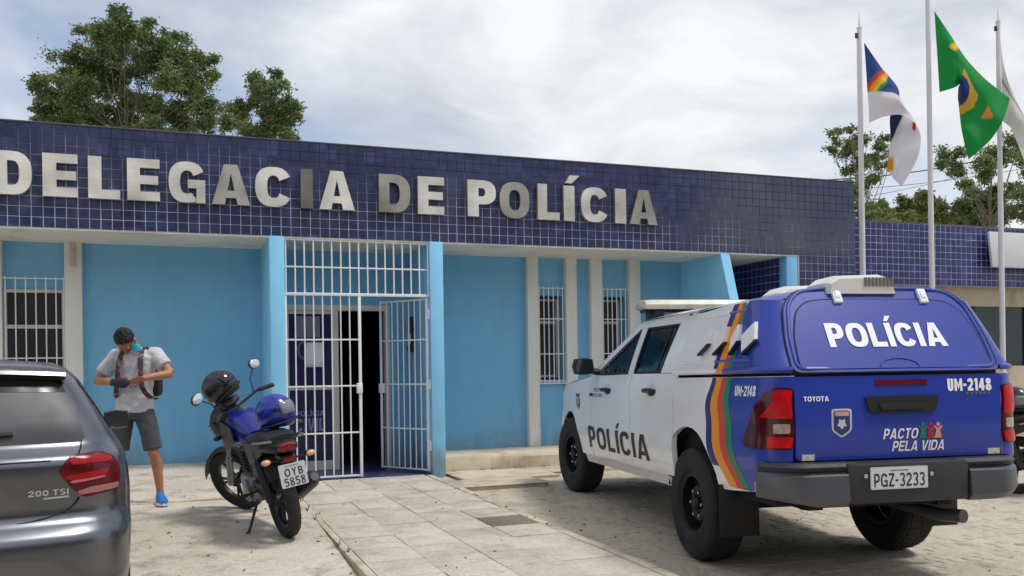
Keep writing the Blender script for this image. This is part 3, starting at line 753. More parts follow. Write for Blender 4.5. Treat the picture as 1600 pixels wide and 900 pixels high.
# sheet of paper taped to the door
b = B(); n = 6
b.loft([[(1.525+0.225*i/n, YB+0.012+0.006*math.sin(i*1.1+k), 1.44+0.315*k/4) for i in range(n+1)] for k in range(5)], cap=False, closed=False)
pp = b.obj('paper_notice', mat('paper', lin(250, 250, 252), 0.8, var=0.0)); sm_ = pp.modifiers.new('thickness', 'SOLIDIFY'); sm_.thickness = 0.001
tag(pp, 'blank white paper notice taped to the navy entrance door', 'notice')
# keypad on the lobby side wall
KP = empty('intercom', (2.86, 11.4, 1.62), label='black wall intercom with white handset inside the entrance', cat='intercom')
B().box(2.845, 2.886, 11.30, 11.46, 1.62, 2.08, 0.01).obj('backplate', M_BLACKPL, KP, True)
B().box(2.815, 2.846, 11.34, 11.42, 1.72, 1.86, 0.012).obj('handset', M_STEELW, KP, True)
B().tube([(2.83, 11.38, 1.73), (2.80, 11.37, 1.66), (2.82, 11.39, 1.60), (2.84, 11.38, 1.68)], 0.006, 6).obj('cord', M_BLACKPL, KP, True)

# ------------------------------------------------------------------ letters of the sign
SG = empty('building_sign', (2.1, 10.5, 3.27), label='brushed steel letters reading DELEGACIA DE POLÍCIA on the fascia', cat='sign')
def steel(i):
    base = [lin(236, 232, 222), lin(218, 213, 202), lin(176, 172, 164), lin(140, 138, 132)][i]
    m = bpy.data.materials.new('brushed_steel_%s' % 'abcd'[i]); m.use_nodes = True; t = m.node_tree; bs = t.nodes['Principled BSDF']
    bs.inputs['Metallic'].default_value = 0.75; bs.inputs['Roughness'].default_value = 0.36
    tc = N(t, 'ShaderNodeTexCoord'); mp_ = N(t, 'ShaderNodeMapping'); mp_.inputs['Scale'].default_value = (3, 3, 90); t.links.new(tc.outputs['Object'], mp_.inputs[0])
    nz = N(t, 'ShaderNodeTexNoise', _Scale=3.0, _Detail=4.0); t.links.new(mp_.outputs[0], nz.inputs['Vector'])
    n2_ = N(t, 'ShaderNodeTexNoise', _Scale=2.4, _Detail=3.0); t.links.new(tc.outputs['Object'], n2_.inputs['Vector'])
    ad = N(t, 'ShaderNodeMath', operation='MULTIPLY_ADD'); ad.inputs[1].default_value = 0.35; t.links.new(nz.outputs[0], ad.inputs[0]); t.links.new(n2_.outputs[0], ad.inputs[2])
    mr = N(t, 'ShaderNodeMapRange'); mr.inputs[1].default_value = 0.45; mr.inputs[2].default_value = 0.85; mr.inputs[3].default_value = 0.62; mr.inputs[4].default_value = 1.12; t.links.new(ad.outputs[0], mr.inputs[0])
    mu = N(t, 'ShaderNodeMix', data_type='RGBA', blend_type='MULTIPLY'); mu.inputs[0].default_value = 1; mu.inputs[6].default_value = base; t.links.new(mr.outputs[0], mu.inputs[7])
    t.links.new(mu.outputs[2], bs.inputs['Base Color'])
    m2 = N(t, 'ShaderNodeMapRange'); m2.inputs[1].default_value = .3; m2.inputs[2].default_value = .7; m2.inputs[3].default_value = .28; m2.inputs[4].default_value = .5; t.links.new(nz.outputs[0], m2.inputs[0]); t.links.new(m2.outputs[0], bs.inputs['Roughness'])
    return m
STEEL = [steel(i) for i in range(4)]
LET = [('D',-1.734,-1.394,0),('E',-1.293,-0.960,0),('L',-0.861,-0.549,0),('E',-0.479,-0.151,0),('G',-0.061,0.318,0),('A',0.385,0.796,2),('C',0.851,1.255,0),('I',1.356,1.494,3),('A',1.566,1.975,0),('D',2.264,2.645,2),('E',2.739,3.067,0),('P',3.369,3.736,0),('O',3.786,4.181,2),('L',4.294,4.594,1),('Í',4.656,4.809,1),('C',4.899,5.293,0),('I',5.387,5.546,1),('A',5.602,6.014,2)]
random.seed(21)
for ch, x0, x1, k in LET:
    t_, h_ = (0.26, 0.215)
    if ch in 'A': t_, h_ = 0.26, 0.2
    W = x1-x0
    b = solid_glyph(ch, W, 0.452, 0.055, t_, h_)
    bmesh.ops.transform(b.bm, matrix=Matrix.Translation((x0, YF-0.062, 3.265)) @ Matrix.Rotation(random.uniform(-.022, .022), 4, 'X') @ Matrix.Rotation(random.uniform(-.02, .02), 4, 'Z'), verts=b.bm.verts[:])
    o = b.obj('letter', STEEL[k], SG, True, 20)

# ------------------------------------------------------------------ entrance grille and gate
GT = empty('entrance_gate', (2.02, YF, 0.11), label='white barred entrance gate with its right leaf swung open', cat='gate')
yg = YF+0.03
def rail_box(name, x0, x1, z, parent, w=0.02, M=None):
    return B().box(x0, x1, yg-w/2, yg+w/2, z-w/2, z+w/2, 0.003).obj(name, M_STEELW, parent, True)
TR = rail_box('transom_rail', 1.166, 2.884, 2.285, GT, 0.035)
rail_box('rail', 1.166, 2.884, 2.60, TR, 0.018); rail_box('rail', 1.166, 2.884, 2.915, TR, 0.018)
for i in range(17):
    x = 1.185+i*0.1055
    bar((x, yg, 2.30), (x, yg, 2.91), 0.009, TR)
LL = B().box(2.012, 2.046, yg-.017, yg+.017, 0.13, 2.267, 0.004).obj('left_leaf', M_STEELW, GT, True)
B().box(1.168, 1.190, yg-.012, yg+.012, 0.13, 2.267, 0.003).obj('stile', M_STEELW, LL, True)
for z in (0.15, 0.66, 1.21, 1.755): rail_box('rail', 1.19, 2.012, z, LL, 0.018 if z > .2 else .022)
for i in range(7):
    x = 1.18+(i+1)*0.1045; bar((x, yg-.002, 0.14), (x, yg-.002, 2.27), 0.008, LL)
B().box(1.985, 2.05, yg-.035, yg+.035, 1.12, 1.24, 0.006).obj('lock_box', M_STEELW, LL, True)
th = math.radians(57); HX = 2.868
ML = Matrix.Translation((HX, yg, 0)) @ Matrix.Rotation(math.pi-th, 4, 'Z')
def lbox(name, a0, a1, z0, z1, w, parent): return B().box(a0, a1, -w/2, w/2, z0, z1, 0.003, M=ML).obj(name, M_STEELW, parent, True)
RL = lbox('right_leaf', 0, 0.034, 0.15, 2.262, 0.03, GT)
lbox('stile', 0.795, 0.82, 0.15, 2.262, 0.024, RL)
for z in (0.165, 0.66, 1.21, 1.755, 2.245): lbox('rail', 0.034, 0.795, z-.009, z+.009, 0.018, RL)
for i in range(7):
    a = 0.034+(i+1)*0.0955; B().tube([ML @ Vector((a, 0, 0.165)), ML @ Vector((a, 0, 2.245))], 0.008, 6).obj('bar', M_STEELW, RL, True)
B().box(0.76, 0.83, -.03, .03, 1.10, 1.22, 0.006, M=ML).obj('lock_box', M_STEELW, RL, True)
for z in (0.4, 1.15, 2.0): B().tube([(HX+0.008, yg-0.01, z), (HX+0.008, yg-0.01, z+0.12)], 0.016, 8).obj('hinge', M_STEELW, RL, True)

# ------------------------------------------------------------------ annex on the right
AX = empty('annex_building', (13, 12, 0), label='lower annex with navy tiled band over dark glass, behind the flagpoles', cat='building')
YA = 11.6
def abox(name, m, x0, x1, y0, y1, z0, z1, bev=0, parent=AX): return B().box(x0, x1, y0, y1, z0, z1, bev).obj(name, m, parent, True)
abox('tiled_band', M_GROUT2, 9.34, 19, YA, YA+0.2, 2.67, 3.69)
abox('parapet_cap', MATS['cap_mortar'], 9.34, 19, YA-.01, YA+.22, 3.69, 3.71, .004)
abox('roof_slab', M_CONC, 9.34, 19, YA+.2, 20, 3.1, 3.4)
abox('lintel', mat('beige_paint', lin(176, 166, 146), .7, var=.08, dirt=lin(130, 120, 100)), 9.34, 19, YA+.12, YA+.3, 2.34, 2.669)
abox('low_wall', mat('sand_paint', lin(196, 180, 156), .8, var=.08, dirt=lin(150, 134, 110)), 9.34, 19, YA+.12, YA+.3, 0.0, 1.30)
for i in range(8):
    x0 = 9.36+i*1.2
    p = abox('window', mat('dark_frame', lin(40, 42, 46), .4), x0, x0+0.04, YA+.16, YA+.24, 1.3, 2.34)
    abox('pane', mat('annex_glass', lin(40, 52, 52), 0.05, var=0.1, scale=2), x0+.04, x0+1.2, YA+.19, YA+.2, 1.3, 2.34, parent=p)
front3 = []; k = 0; x = 9.40
while x < 18.9:
    for j in range(9): front3.append((x, YA+0.0005, 2.67+0.113*(j+.5)))
    x += 0.1135
tile_field(front3, M_TILE2, 'y', AX, 300, 6)
b = B(); b.box(0, 2.6, -0.05, 0, 0, 0.62, 0.01)
sp = b.obj('sign_board', mat('blank_board', lin(206, 208, 212), .5, var=.04, dirt=lin(150, 150, 152), dscale=.8, dlo=.55, dhi=.8)); sp.location = (13.02, YA-0.14, 2.985); sp.rotation_euler = (math.radians(-6), 0, 0)
tag(sp, 'blank pale grey sign board fixed on the annex tiles', 'sign board')
for x0 in (0.15, 2.4):
    q = B().box(x0, x0+0.04, -0.001, 0.10, 0.08, 0.12).obj('bracket', M_DARK, sp)
# ------------------------------------------------------------------ police pickup
M_PWHITE = mat('white_car_paint', lin(240, 240, 242), 0.3, var=0.03, scale=3, coat=0.7, dirt=lin(206, 200, 188), dscale=1.5, dlo=0.58, dhi=0.9)
M_PBLUE = mat('blue_car_paint', lin(30, 56, 160), 0.36, var=0.05, scale=3, coat=0.35)
M_NAVYV = mat('navy_vinyl', lin(38, 40, 112), 0.4, var=0.04)
M_ORANGE = mat('orange_vinyl', lin(240, 150, 30), 0.4, var=0.04); M_REDV = mat('red_vinyl', lin(206, 66, 40), 0.4, var=0.04); M_GREENV = mat('green_vinyl', lin(20, 128, 96), 0.4, var=0.04)
M_PRINTW = mat('white_print', lin(240, 240, 244), 0.5, var=0.02); M_PRINTK = mat('black_print', lin(34, 34, 40), 0.5, var=0.02)
M_TYRE = mat('tyre_rubber', lin(34, 34, 36), 0.8, var=0.2, scale=12, bump=0.3, bscale=70, dirt=lin(74, 68, 60), dscale=4, dlo=0.55, dhi=0.85)
M_RIMK = mat('black_steel_rim', lin(30, 31, 34), 0.5, var=0.15, metal=0.3)
M_REDLENS = mat('red_lens', lin(190, 10, 26), 0.25, var=0.35, scale=16, coat=0.1, spec=.3)
M_REDDARK = mat('dark_red_lens', lin(112, 8, 20), 0.2, var=0.3, scale=14, coat=0.25)
M_CLEARLENS = mat('clear_lens', lin(176, 150, 146), 0.15, var=0.25, scale=40, coat=0.8)
M_BUMPER = mat('bumper_grey', lin(92, 92, 98), 0.38, metal=0.5, var=0.08, scale=6)
M_BUMPERK = mat('bumper_black', lin(44, 44, 50), 0.5, var=0.1, scale=8)
M_CHROME = mat('chrome', lin(205, 205, 208), 0.18, metal=0.9, var=0.05)
M_PLATE = mat('plate_grey', lin(196, 198, 202), 0.45, var=0.05, scale=30)
def glass_mat(name, tint, refl):
    m = bpy.data.materials.new(name); m.use_nodes = True; t = m.node_tree; t.nodes.clear()
    o = N(t, 'ShaderNodeOutputMaterial'); tr = N(t, 'ShaderNodeBsdfTransparent'); tr.inputs[0].default_value = tint
    gl = N(t, 'ShaderNodeBsdfGlossy'); gl.inputs['Roughness'].default_value = 0.02; gl.inputs['Color'].default_value = (.9, .95, 1, 1)
    lw = N(t, 'ShaderNodeLayerWeight'); lw.inputs['Blend'].default_value = 0.5
    pw = N(t, 'ShaderNodeMath', operation='POWER'); pw.inputs[1].default_value = 4.0; t.links.new(lw.outputs['Facing'], pw.inputs[0])
    ad = N(t, 'ShaderNodeMath', operation='MULTIPLY_ADD'); ad.inputs[1].default_value = 0.30; ad.inputs[2].default_value = 0.03+refl; t.links.new(pw.outputs[0], ad.inputs[0])
    mx = N(t, 'ShaderNodeMixShader'); t.links.new(ad.outputs[0], mx.inputs[0]); t.links.new(tr.outputs[0], mx.inputs[1]); t.links.new(gl.outputs[0], mx.inputs[2]); t.links.new(mx.outputs[0], o.inputs[0])
    return m
M_AUTOGLASS = glass_mat('tinted_car_glass', (0.13, 0.19, 0.21, 1), 0.012)
M_SEAT = mat('seat_cloth', lin(70, 74, 80), 0.9, var=0.1)

TRK_ANG, TRK_PITCH = math.radians(9.1), -0.015
PK = empty('police_pickup', (4.347-0.04*math.cos(TRK_ANG), 5.561+0.04*math.sin(TRK_ANG), 0.0), label='white and blue police pickup with canopy and rainbow stripes parked in the yard', cat='pickup truck')
PK.rotation_euler = (TRK_PITCH, 0, -TRK_ANG)
RC, YR = 0.165, -1.33; LQ = RC*math.pi/2
def interp(x, T):
    if x <= T[0][0]: return T[0][1]
    for (a, p), (b, q) in zip(T, T[1:]):
        if x <= b:
            s = (x-a)/(b-a); s = s*s*(3-2*s); return p+(q-p)*s
    return T[-1][1]
WB = [(0.4, .80), (0.62, .855), (0.82, .875), (1.0, .862), (1.14, .872), (1.30, .855), (1.36, .84)]
def wbody(y, z):
    w = interp(z, WB)
    if y > 2.6: w -= 0.10*((y-2.6)/1.3)**2
    for yc in (-0.127, 3.18):                                   # swollen wheel arches
        d = math.hypot((y-yc)/0.75, (z-0.62)/0.5)
        if d < 1: w += 0.028*(1-d*d)**2
    return w
def wcan(y, z): return 0.865-0.115*max(0, (z-1.33)/0.45)**1.25
def wcab(y, z): return 0.842-0.135*max(0, (z-1.34)/0.40)**1.15
def skin(W, sg, slope=0.0):
    def f(a, z, c):
        yr = YR+slope*max(0, z-1.32)
        if a < LQ:
            th_ = max(a, 0)/RC; w = W(yr+RC, z)
            return Vector((sg*(w-RC+(RC+c)*math.sin(th_)), yr+RC-(RC+c)*math.cos(th_)+0, z))
        s_ = min(1, (a-LQ)/.45); s_ = s_*s_*(3-2*s_)
        y = YR+RC+(a-LQ)+(yr-YR)*(1-s_)
        return Vector((sg*(W(y, z)+c), y, z))
    return f
A = lambda y: y-YR-RC+LQ                      # arc length for a station y on the straight side
def arcpts(yc, zc, r, a0, a1, n=14): return [(A(yc+r*math.cos(math.radians(a0+(a1-a0)*k/n))), zc+r*math.sin(math.radians(a0+(a1-a0)*k/n))) for k in range(n+1)]
def crv(pts, n=5): return smoothline(pts, n)
STR = crv([(1.80, -0.80), (1.60, -0.735), (1.40, -0.67), (1.26, -0.615), (1.09, -0.555), (0.876, -0.585), (0.695, -0.706), (0.565, -0.844)], 4)   # (z, y) of the stripe edge
def strip_y(z):
    S = sorted(STR)
    for (z0, y0), (z1, y1) in zip(S, S[1:]):
        if z <= z1: return y0+(y1-y0)*(z-z0)/(z1-z0) if z1 > z0 else y0
    return S[-1][1]
def strip_poly(y_off0, y_off1, z0, z1, n=14):
    """band between two copies of the stripe curve"""
    zz = [z0+(z1-z0)*k/n for k in range(n+1)]
    return [(A(strip_y(z)+y_off0*stripe_k(z)), z) for z in zz]+[(A(strip_y(z)+y_off1*stripe_k(z)), z) for z in reversed(zz)]
def stripe_k(z): return interp(z, [(1.05, 1.0), (1.33, .72), (1.5, .8), (1.8, 1.0)])
# core and chassis, dark
B().box(-.76, .76, -1.2, 2.6, 0.52, 1.28).box(-.70, .70, 2.6, 3.55, 0.55, 1.18).obj('underbody', M_DARK, PK)
ch = B()
for sx in (-.45, .45): ch.box(sx-.05, sx+.05, -1.12, 3.5, .47, .54)
ch.box(-.5, .5, -1.1, -1.0, .48, .55).box(-.4, .4, .8, 1.4, .38, .52)
ch.tube([(-.7, -.127, .40), (.7, -.127, .40)], .055, 10).ell((0.05, -.127, .42), (.12, .13, .11), 12, 8)
ch.obj('chassis', mat('chassis_black', lin(24, 24, 26), .7), PK)
for sg, side_ in ((-1, 'left'), (1, 'right')):
    fb, fc = skin(wbody, sg), skin(wcan, sg, 0.52)
    za = 0.57
    arch = arcpts(-0.127, 0.44, 0.515, 14.6, 165.4)
    out = [(0.0, 0.80), (0.0, 1.305), (A(0.145), 1.305), (A(0.145), za)]+arch+[(A(-0.75), 0.572), (A(-1.10), 0.60), (0.30, 0.66), (0.10, 0.78)]
    bed = panel(out, fb, -0.04, 0.0, 0.05, 0.06).obj('bed_panel', M_PWHITE, PK)
    # blue wrap behind the stripe curve, and the stripes, as vinyl on the panel
    zz = [0.60+(1.302-0.60)*k/14 for k in range(15)]
    blue = [(0.001, 1.302)]+[(A(strip_y(z)-0.276*stripe_k(z)), z) for z in reversed(zz) if z > 0.66]
    low = [p for p in arcpts(-0.127, 0.44, 0.517, 148, 165.4, 4) if p[0] < A(strip_y(p[1])-0.02)]
    blue += [(A(strip_y(0.60)-0.276), 0.60), (A(-1.12), 0.604), (0.30, 0.662), (0.10, 0.782), (0.001, 0.80)]
    panel(blue, fb, 0.0, 0.003, 0.04, 0.04).obj('blue_wrap', M_PBLUE, bed)
    for o0, o1, mm in ((0.11, 0.02, M_NAVYV), (0.02, -0.095, M_ORANGE), (-0.095, -0.185, M_REDV), (-0.185, -0.28, M_GREENV)):
        panel(strip_poly(o0, o1, 0.60 if o0 < .05 else .72, 1.302, 20), fb, 0.0, 0.005, 0.025, 0.03).obj('stripe', mm, bed)
    f_um = lambda a, z, c: fb(a, z, c)
    if sg < 0: print_word('UM-2148', A(-0.91), A(-1.19), 1.185, 1.25, fb, 0.006, t=.26, h=.2).obj('lettering', M_PRINTW, bed, smooth=0)
    else: print_word('UM-2148', A(-1.19), A(-0.91), 1.185, 1.25, fb, 0.006, t=.26, h=.2).obj('lettering', M_PRINTW, bed, smooth=0)
    if sg < 0: panel(roundpoly([(A(0.09), .98), (A(0.09), 1.14), (A(-0.06), 1.14), (A(-0.06), .98)], .04), fb, 0.0, 0.003, .1, .1).obj('fuel_flap', M_PWHITE, bed)
    # canopy side
    cs = [(0.0, 1.325), (0.0, 1.775), (A(-1.0), 1.795), (A(-0.5), 1.785), (A(-0.13), 1.765), (A(-0.07), 1.745), (A(0.13), 1.37), (A(0.14), 1.325)]
    can = panel(cs, fc, -0.03, 0.0, 0.05, 0.06).obj('canopy_side', M_PWHITE, PK)
    zz = [1.326+(1.79-1.326)*k/12 for k in range(13)]
    bl = [(0.001, 1.326), (0.001, 1.775), (A(-1.14), 1.789)]+[(A(strip_y(z)-0.276*stripe_k(z)), z) for z in reversed(zz[:-1])]
    panel(bl, fc, 0.0, 0.003, 0.04, 0.04).obj('blue_wrap', M_PBLUE, can)
    for o0, o1, mm in ((0.11, 0.02, M_NAVYV), (0.02, -0.095, M_ORANGE), (-0.095, -0.185, M_REDV), (-0.185, -0.28, M_GREENV)):
        panel(strip_poly(o0, o1, 1.327, 1.784, 10), fc, 0.0, 0.004, 0.03, 0.03).obj('stripe', mm, can)
    # pressed window panel of the canopy: raised frame bars
    fr = [((A(-1.12), 1.735), (A(-0.28), 1.725)), ((A(-1.15), 1.41), (A(-0.02), 1.41))]
    for (p0, q0), (p1, q1) in fr:
        nseg = 18; pts = [fc(p0+(p1-p0)*k/nseg, q0+(q1-q0)*k/nseg, 0.002) for k in range(nseg+1)]
        mm = B().tube(pts, [(0.009, 0.009)]*len(pts), 6).obj('pressing', M_PWHITE if False else M_PWHITE, can)
        mm.data.materials.append(M_PBLUE)
        for p in mm.data.polygons:
            if p.center.y < strip_y(p.center.z)-0.16: p.material_index = 1
            elif p.center.y < strip_y(p.center.z)+0.11: p.material_index = 1
    pts = [fc(A(0.12)*k/30, 1.345, 0.006) for k in range(31)]
    mm = B().tube(pts, 0.017, 8).obj('lower_moulding', M_PWHITE, can); mm.data.materials.append(M_PBLUE); mm.data.materials.append(M_ORANGE)
    for p in mm.data.polygons:
        d = p.center.y-strip_y(1.345)
        if d < -0.0: p.material_index = 1
        if -0.095 < d < 0.02: p.material_index = 2
    for yv, s in ((-0.40, .85), (-0.655, .9), (-0.925, .95), (-1.16, 1.0)) if sg < 0 else ():
        zc = 1.545
        rh = [(A(yv-0.075*s), zc+0.10*s), (A(yv+0.07*s), zc+0.02*s), (A(yv+0.075*s), zc-0.10*s), (A(yv-0.07*s), zc-0.02*s)]
        vt = panel(rh, fc, 0.0, 0.035, 1, 1).obj('air_scoop', M_PWHITE, can)
        rk = [(A(yv+0.078*s), zc-0.090*s), (A(yv+0.074*s), zc-0.106*s), (A(yv-0.072*s), zc-0.028*s), (A(yv-0.074*s), zc-0.010*s)]
        panel(rk, fc, 0.004, 0.037, 1, 1).obj('scoop_mouth', M_BLACKPL, vt)
    # tail light wrapping round the corner
    tl = roundpoly([(0.004, 0.87), (0.004, 1.232), (0.11, 1.238), (0.17, 1.205), (0.385, 0.95), (0.40, 0.89), (0.36, 0.872)], 0.025)
    T = panel(tl, fb, 0.0, 0.012, 0.03, 0.06).obj('tail_light', mat('smoked_red_lens', lin(74, 6, 14), .18, var=.35, scale=18, coat=.15), PK)
    panel(roundpoly([(0.012, 1.05), (0.012, 1.222), (0.11, 1.226), (0.12, 1.14), (0.20, 1.06)], .02), fb, .011, .016, .03, .06).obj('brake_lens', M_REDLENS, T)
    panel(roundpoly([(0.012, 0.88), (0.012, 0.945), (0.15, 0.945), (0.15, 0.88)], .01), fb, .011, .016, .03, .06).obj('brake_lens', M_REDLENS, T)
    panel(roundpoly([(0.03, 0.965), (0.03, 1.022), (0.12, 1.022), (0.12, 0.965)], .01), fb, .011, .017, .03, .06).obj('reverse_lens', M_CLEARLENS, T)
    # doors, fender, cab pillars
    zs = 0.555
    def side(out, name, mm, W=wbody, c0=-0.03, c1=0.0, par=PK, d=0.08): return panel([(A(y), z) for y, z in out], skin(W, sg), c0, c1, d, d).obj(name, mm, par)
    rd = side([(0.158, 0.60), (0.158, 1.34), (1.155, 1.345), (1.155, zs), (0.33, zs), (0.30, .57)], 'rear_door', M_PWHITE)
    fd = side([(1.168, zs), (1.168, 1.345), (2.33, 1.335), (2.33, 0.62), (2.30, zs)], 'front_door', M_PWHITE)
    far = [(3.18+0.50*math.cos(math.radians(a)), 0.47+0.50*math.sin(math.radians(a))) for a in range(170, 9, -8)]
    ff = side([(2.343, zs), (2.343, 1.33), (2.75, 1.30), (3.35, 1.25), (3.62, 1.15), (3.74, 0.95), (3.76, 0.60)]+[(p, q) for p, q in reversed(far)]+[(2.66, zs)], 'front_fender', M_PWHITE)
    side([(0.30, .47), (0.30, .552), (2.66, .552), (2.66, .47)], 'sill', M_PWHITE, c0=-.1, c1=-.015)
    for yh, pd in ((1.80, fd), (0.64, rd)):
        hb = B(); y0 = yh
        hb.tube([(sg*(wbody(y0, 1.2)+.005), y0-.115, 1.205), (sg*(wbody(y0, 1.2)+.035), y0-.085, 1.21), (sg*(wbody(y0, 1.2)+.038), y0+.06, 1.207), (sg*(wbody(y0, 1.2)+.004), y0+.10, 1.20)], [.012, .018, .018, .014], 8)
        hb.ell((sg*(wbody(y0, 1.2)-.002), y0-.02, 1.19), (.008, .10, .035), 12, 8)
        hb.obj('door_handle', M_BLACKPL, pd)
    G = lambda out, nm, mm, c0=-.02, c1=0.0, par=PK: side(out, nm, mm, wcab, c0, c1, par, 0.06)
    G([(2.33, 1.345), (2.235, 1.415), (1.32, 1.785), (1.26, 1.80), (1.20, 1.735), (2.145, 1.365), (2.15, 1.345)], 'a_pillar', M_PWHITE)
    G([(1.22, 1.742), (1.26, 1.80), (0.10, 1.81), (0.06, 1.79), (0.22, 1.775), (0.34, 1.728)], 'roof_rail', M_PWHITE)
    G([(1.265, 1.346), (1.232, 1.738), (1.065, 1.737), (1.10, 1.346)], 'b_pillar', M_PWHITE)
    G([(0.475, 1.346), (0.352, 1.727), (0.22, 1.772), (0.06, 1.785), (-0.02, 1.74), (0.158, 1.346)], 'c_pillar', M_PWHITE)
    gf = G([(2.15, 1.347), (2.14, 1.364), (1.205, 1.735), (1.234, 1.733), (1.264, 1.347)], 'side_window', M_AUTOGLASS, None, -.012)
    gr = G([(1.098, 1.347), (1.066, 1.735), (0.352, 1.726), (0.474, 1.347)], 'side_window', M_AUTOGLASS, None, -.012)
    for g, pts in ((gf, [(2.15, 1.355), (2.12, 1.372), (1.235, 1.73), (1.262, 1.355), (2.15, 1.355)]), (gr, [(1.096, 1.355), (1.070, 1.727), (0.36, 1.72), (0.470, 1.355), (1.096, 1.355)])):
        pts3 = []
        for (ya, za_), (yb, zb) in zip(pts, pts[1:]):
            for k in range(6): pts3.append(skin(wcab, sg)(A(ya+(yb-ya)*k/6), za_+(zb-za_)*k/6, -.004))
        pts3.append(pts3[0]); B().tube(pts3, .011, 6).obj('window_seal', M_BLACKRUB, g)
    G([(0.60, 1.347), (0.53, 1.728), (0.508, 1.728), (0.578, 1.347)], 'quarter_bar', M_BLACKPL, -.015, -.006, gr)
    # mirror
    mr = B(); xm = sg*1.0
    mr.loft([[(xm+sg*dx*sc*.86, 2.13+dy, 1.43+dz*sc*.86) for dx, dz in ((-.12, -.075), (-.10, .08), (-.02, .10), (.10, .085), (.125, 0), (.10, -.085), (0, -.095))] for dy, sc in ((-.06, .92), (-.05, 1.0), (.02, .98), (.08, .75), (.11, .4))])
    mr.tube([(sg*.84, 2.16, 1.375), (sg*.93, 2.14, 1.39)], [.035, .03], 8)
    mo = mr.obj('wing_mirror', M_BLACKPL, PK)
    mg = B(); mg.loft([[(xm+sg*dx*.73, 2.069, 1.43+dz*.73) for dx, dz in ((-.12, -.075), (-.10, .08), (-.02, .10), (.10, .085), (.125, 0), (.10, -.085), (0, -.095))], [(xm+sg*dx*.72, 2.066, 1.43+dz*.72) for dx, dz in ((-.12, -.075), (-.10, .08), (-.02, .10), (.10, .085), (.125, 0), (.10, -.085), (0, -.095))]])
    mg.obj('mirror_glass', mat('mirror_glass', lin(120, 124, 130), .08, metal=.9, var=0), mo)
    # lettering on the left or right doors
    if sg < 0: wa, wb_ = A(2.42), A(0.70)
    else: wa, wb_ = A(0.70), A(2.42)
    print_word('POLÍCIA', wa, wb_, 0.635, 0.845, lambda a, z, c: skin(wbody, sg)(a, z, c), 0.003, t=.22, h=.18, gap=.14).obj('lettering', M_PRINTK, fd, smooth=0)
    if sg < 0:
        cf = skin(wbody, sg)
        sh = [(2.88, 1.16), (2.73, 1.16), (2.72, 1.06), (2.80, .99), (2.89, 1.06)]
        S_ = panel([(A(y), z) for y, z in sh], cf, 0, .002, .2, .2).obj('crest', mat('crest_dark', lin(60, 62, 76), .5, var=.3, scale=40), ff)
        panel([(A(y), z) for y, z in [(2.85, 1.13), (2.76, 1.13), (2.755, 1.07), (2.80, 1.03), (2.855, 1.07)]], cf, .001, .003, .2, .2).obj('crest_field', mat('crest_pale', lin(170, 172, 178), .5, var=.3, scale=50), S_)
        print_word('PACTO', A(2.22), A(2.03), 1.185, 1.222, cf, .003, t=.2, h=.16).obj('lettering', mat('grey_print', lin(130, 134, 150), .5, var=0), fd, smooth=0)
        print_word('PELA VIDA', A(2.22), A(1.93), 1.135, 1.172, cf, .003, t=.2, h=.16).obj('lettering', MATS['grey_print'], fd, smooth=0)
        B().box(0, .001, 0, .12, 0, .03).obj('badge', M_PRINTK, fd).matrix_local = Matrix.Translation(cf(A(2.24), 1.14, .002))
# bonnet, windscreen, roof, front end
def sheet(y0, y1, ny, W, Z, nx=14):
    return [[Vector((W(y)*s, y, Z(y, s))) for s in [(-1+2*k/nx) for k in range(nx+1)]] for y in [y0+(y1-y0)*j/ny for j in range(ny+1)]]
B().loft(sheet(2.30, 3.70, 10, lambda y: wbody(y, 1.3)-.012, lambda y, s: 1.335-0.055*(y-2.3)-0.05*max(0, y-3.3)**1.2*3+0.05*(1-s*s)), False, False).obj('bonnet', M_PWHITE, PK)
B().loft(sheet(1.22, 2.36, 6, lambda y: .66+(y-1.22)/1.14*.13, lambda y, s: 1.80-(y-1.22)/1.14*.42+.03*(1-s*s)), False, False).obj('windscreen', M_AUTOGLASS, PK)
B().loft(sheet(0.04, 1.26, 10, lambda y: .715, lambda y, s: 1.796+.062*(1-s**4)+.01*math.sin((y-.04)/1.22*math.pi)), False, False).obj('roof', M_PWHITE, PK)
nb = B(); nb.box(-.76, .76, 3.55, 3.80, .48, 1.05, .06); nose = nb.obj('front_bumper', M_PWHITE, PK)
B().box(-.42, .42, 3.79, 3.83, .72, 1.0, .02).obj('grille', M_BLACKPL, nose)
for s in (-1, 1): B().ell((s*.62, 3.66, 1.03), (.16, .13, .08), 14, 8).obj('headlight', M_CLEARLENS, PK)
# cabin fittings seen through the glass
for x in (-.38, .38):
    for y, n_ in ((1.35, 'front_seat'), (.45, 'rear_seat')):
        B().box(x-.24, x+.24, y-.08, y+.06, .85, 1.44, .05).box(x-.13, x+.13, y-.07, y+.03, 1.46, 1.63, .04).obj(n_, M_SEAT, PK)
B().box(-.7, .7, 2.05, 2.4, 1.0, 1.36, .05).obj('dashboard', M_BLACKPL, PK)
B().lathe([(.17, -.015), (.19, 0), (.17, .015), (.155, 0)], 24, M=Matrix.Translation((-.38, 1.95, 1.30)) @ Matrix.Rotation(math.radians(65), 4, 'X'), closed=True).obj('steering_wheel', M_BLACKPL, PK)
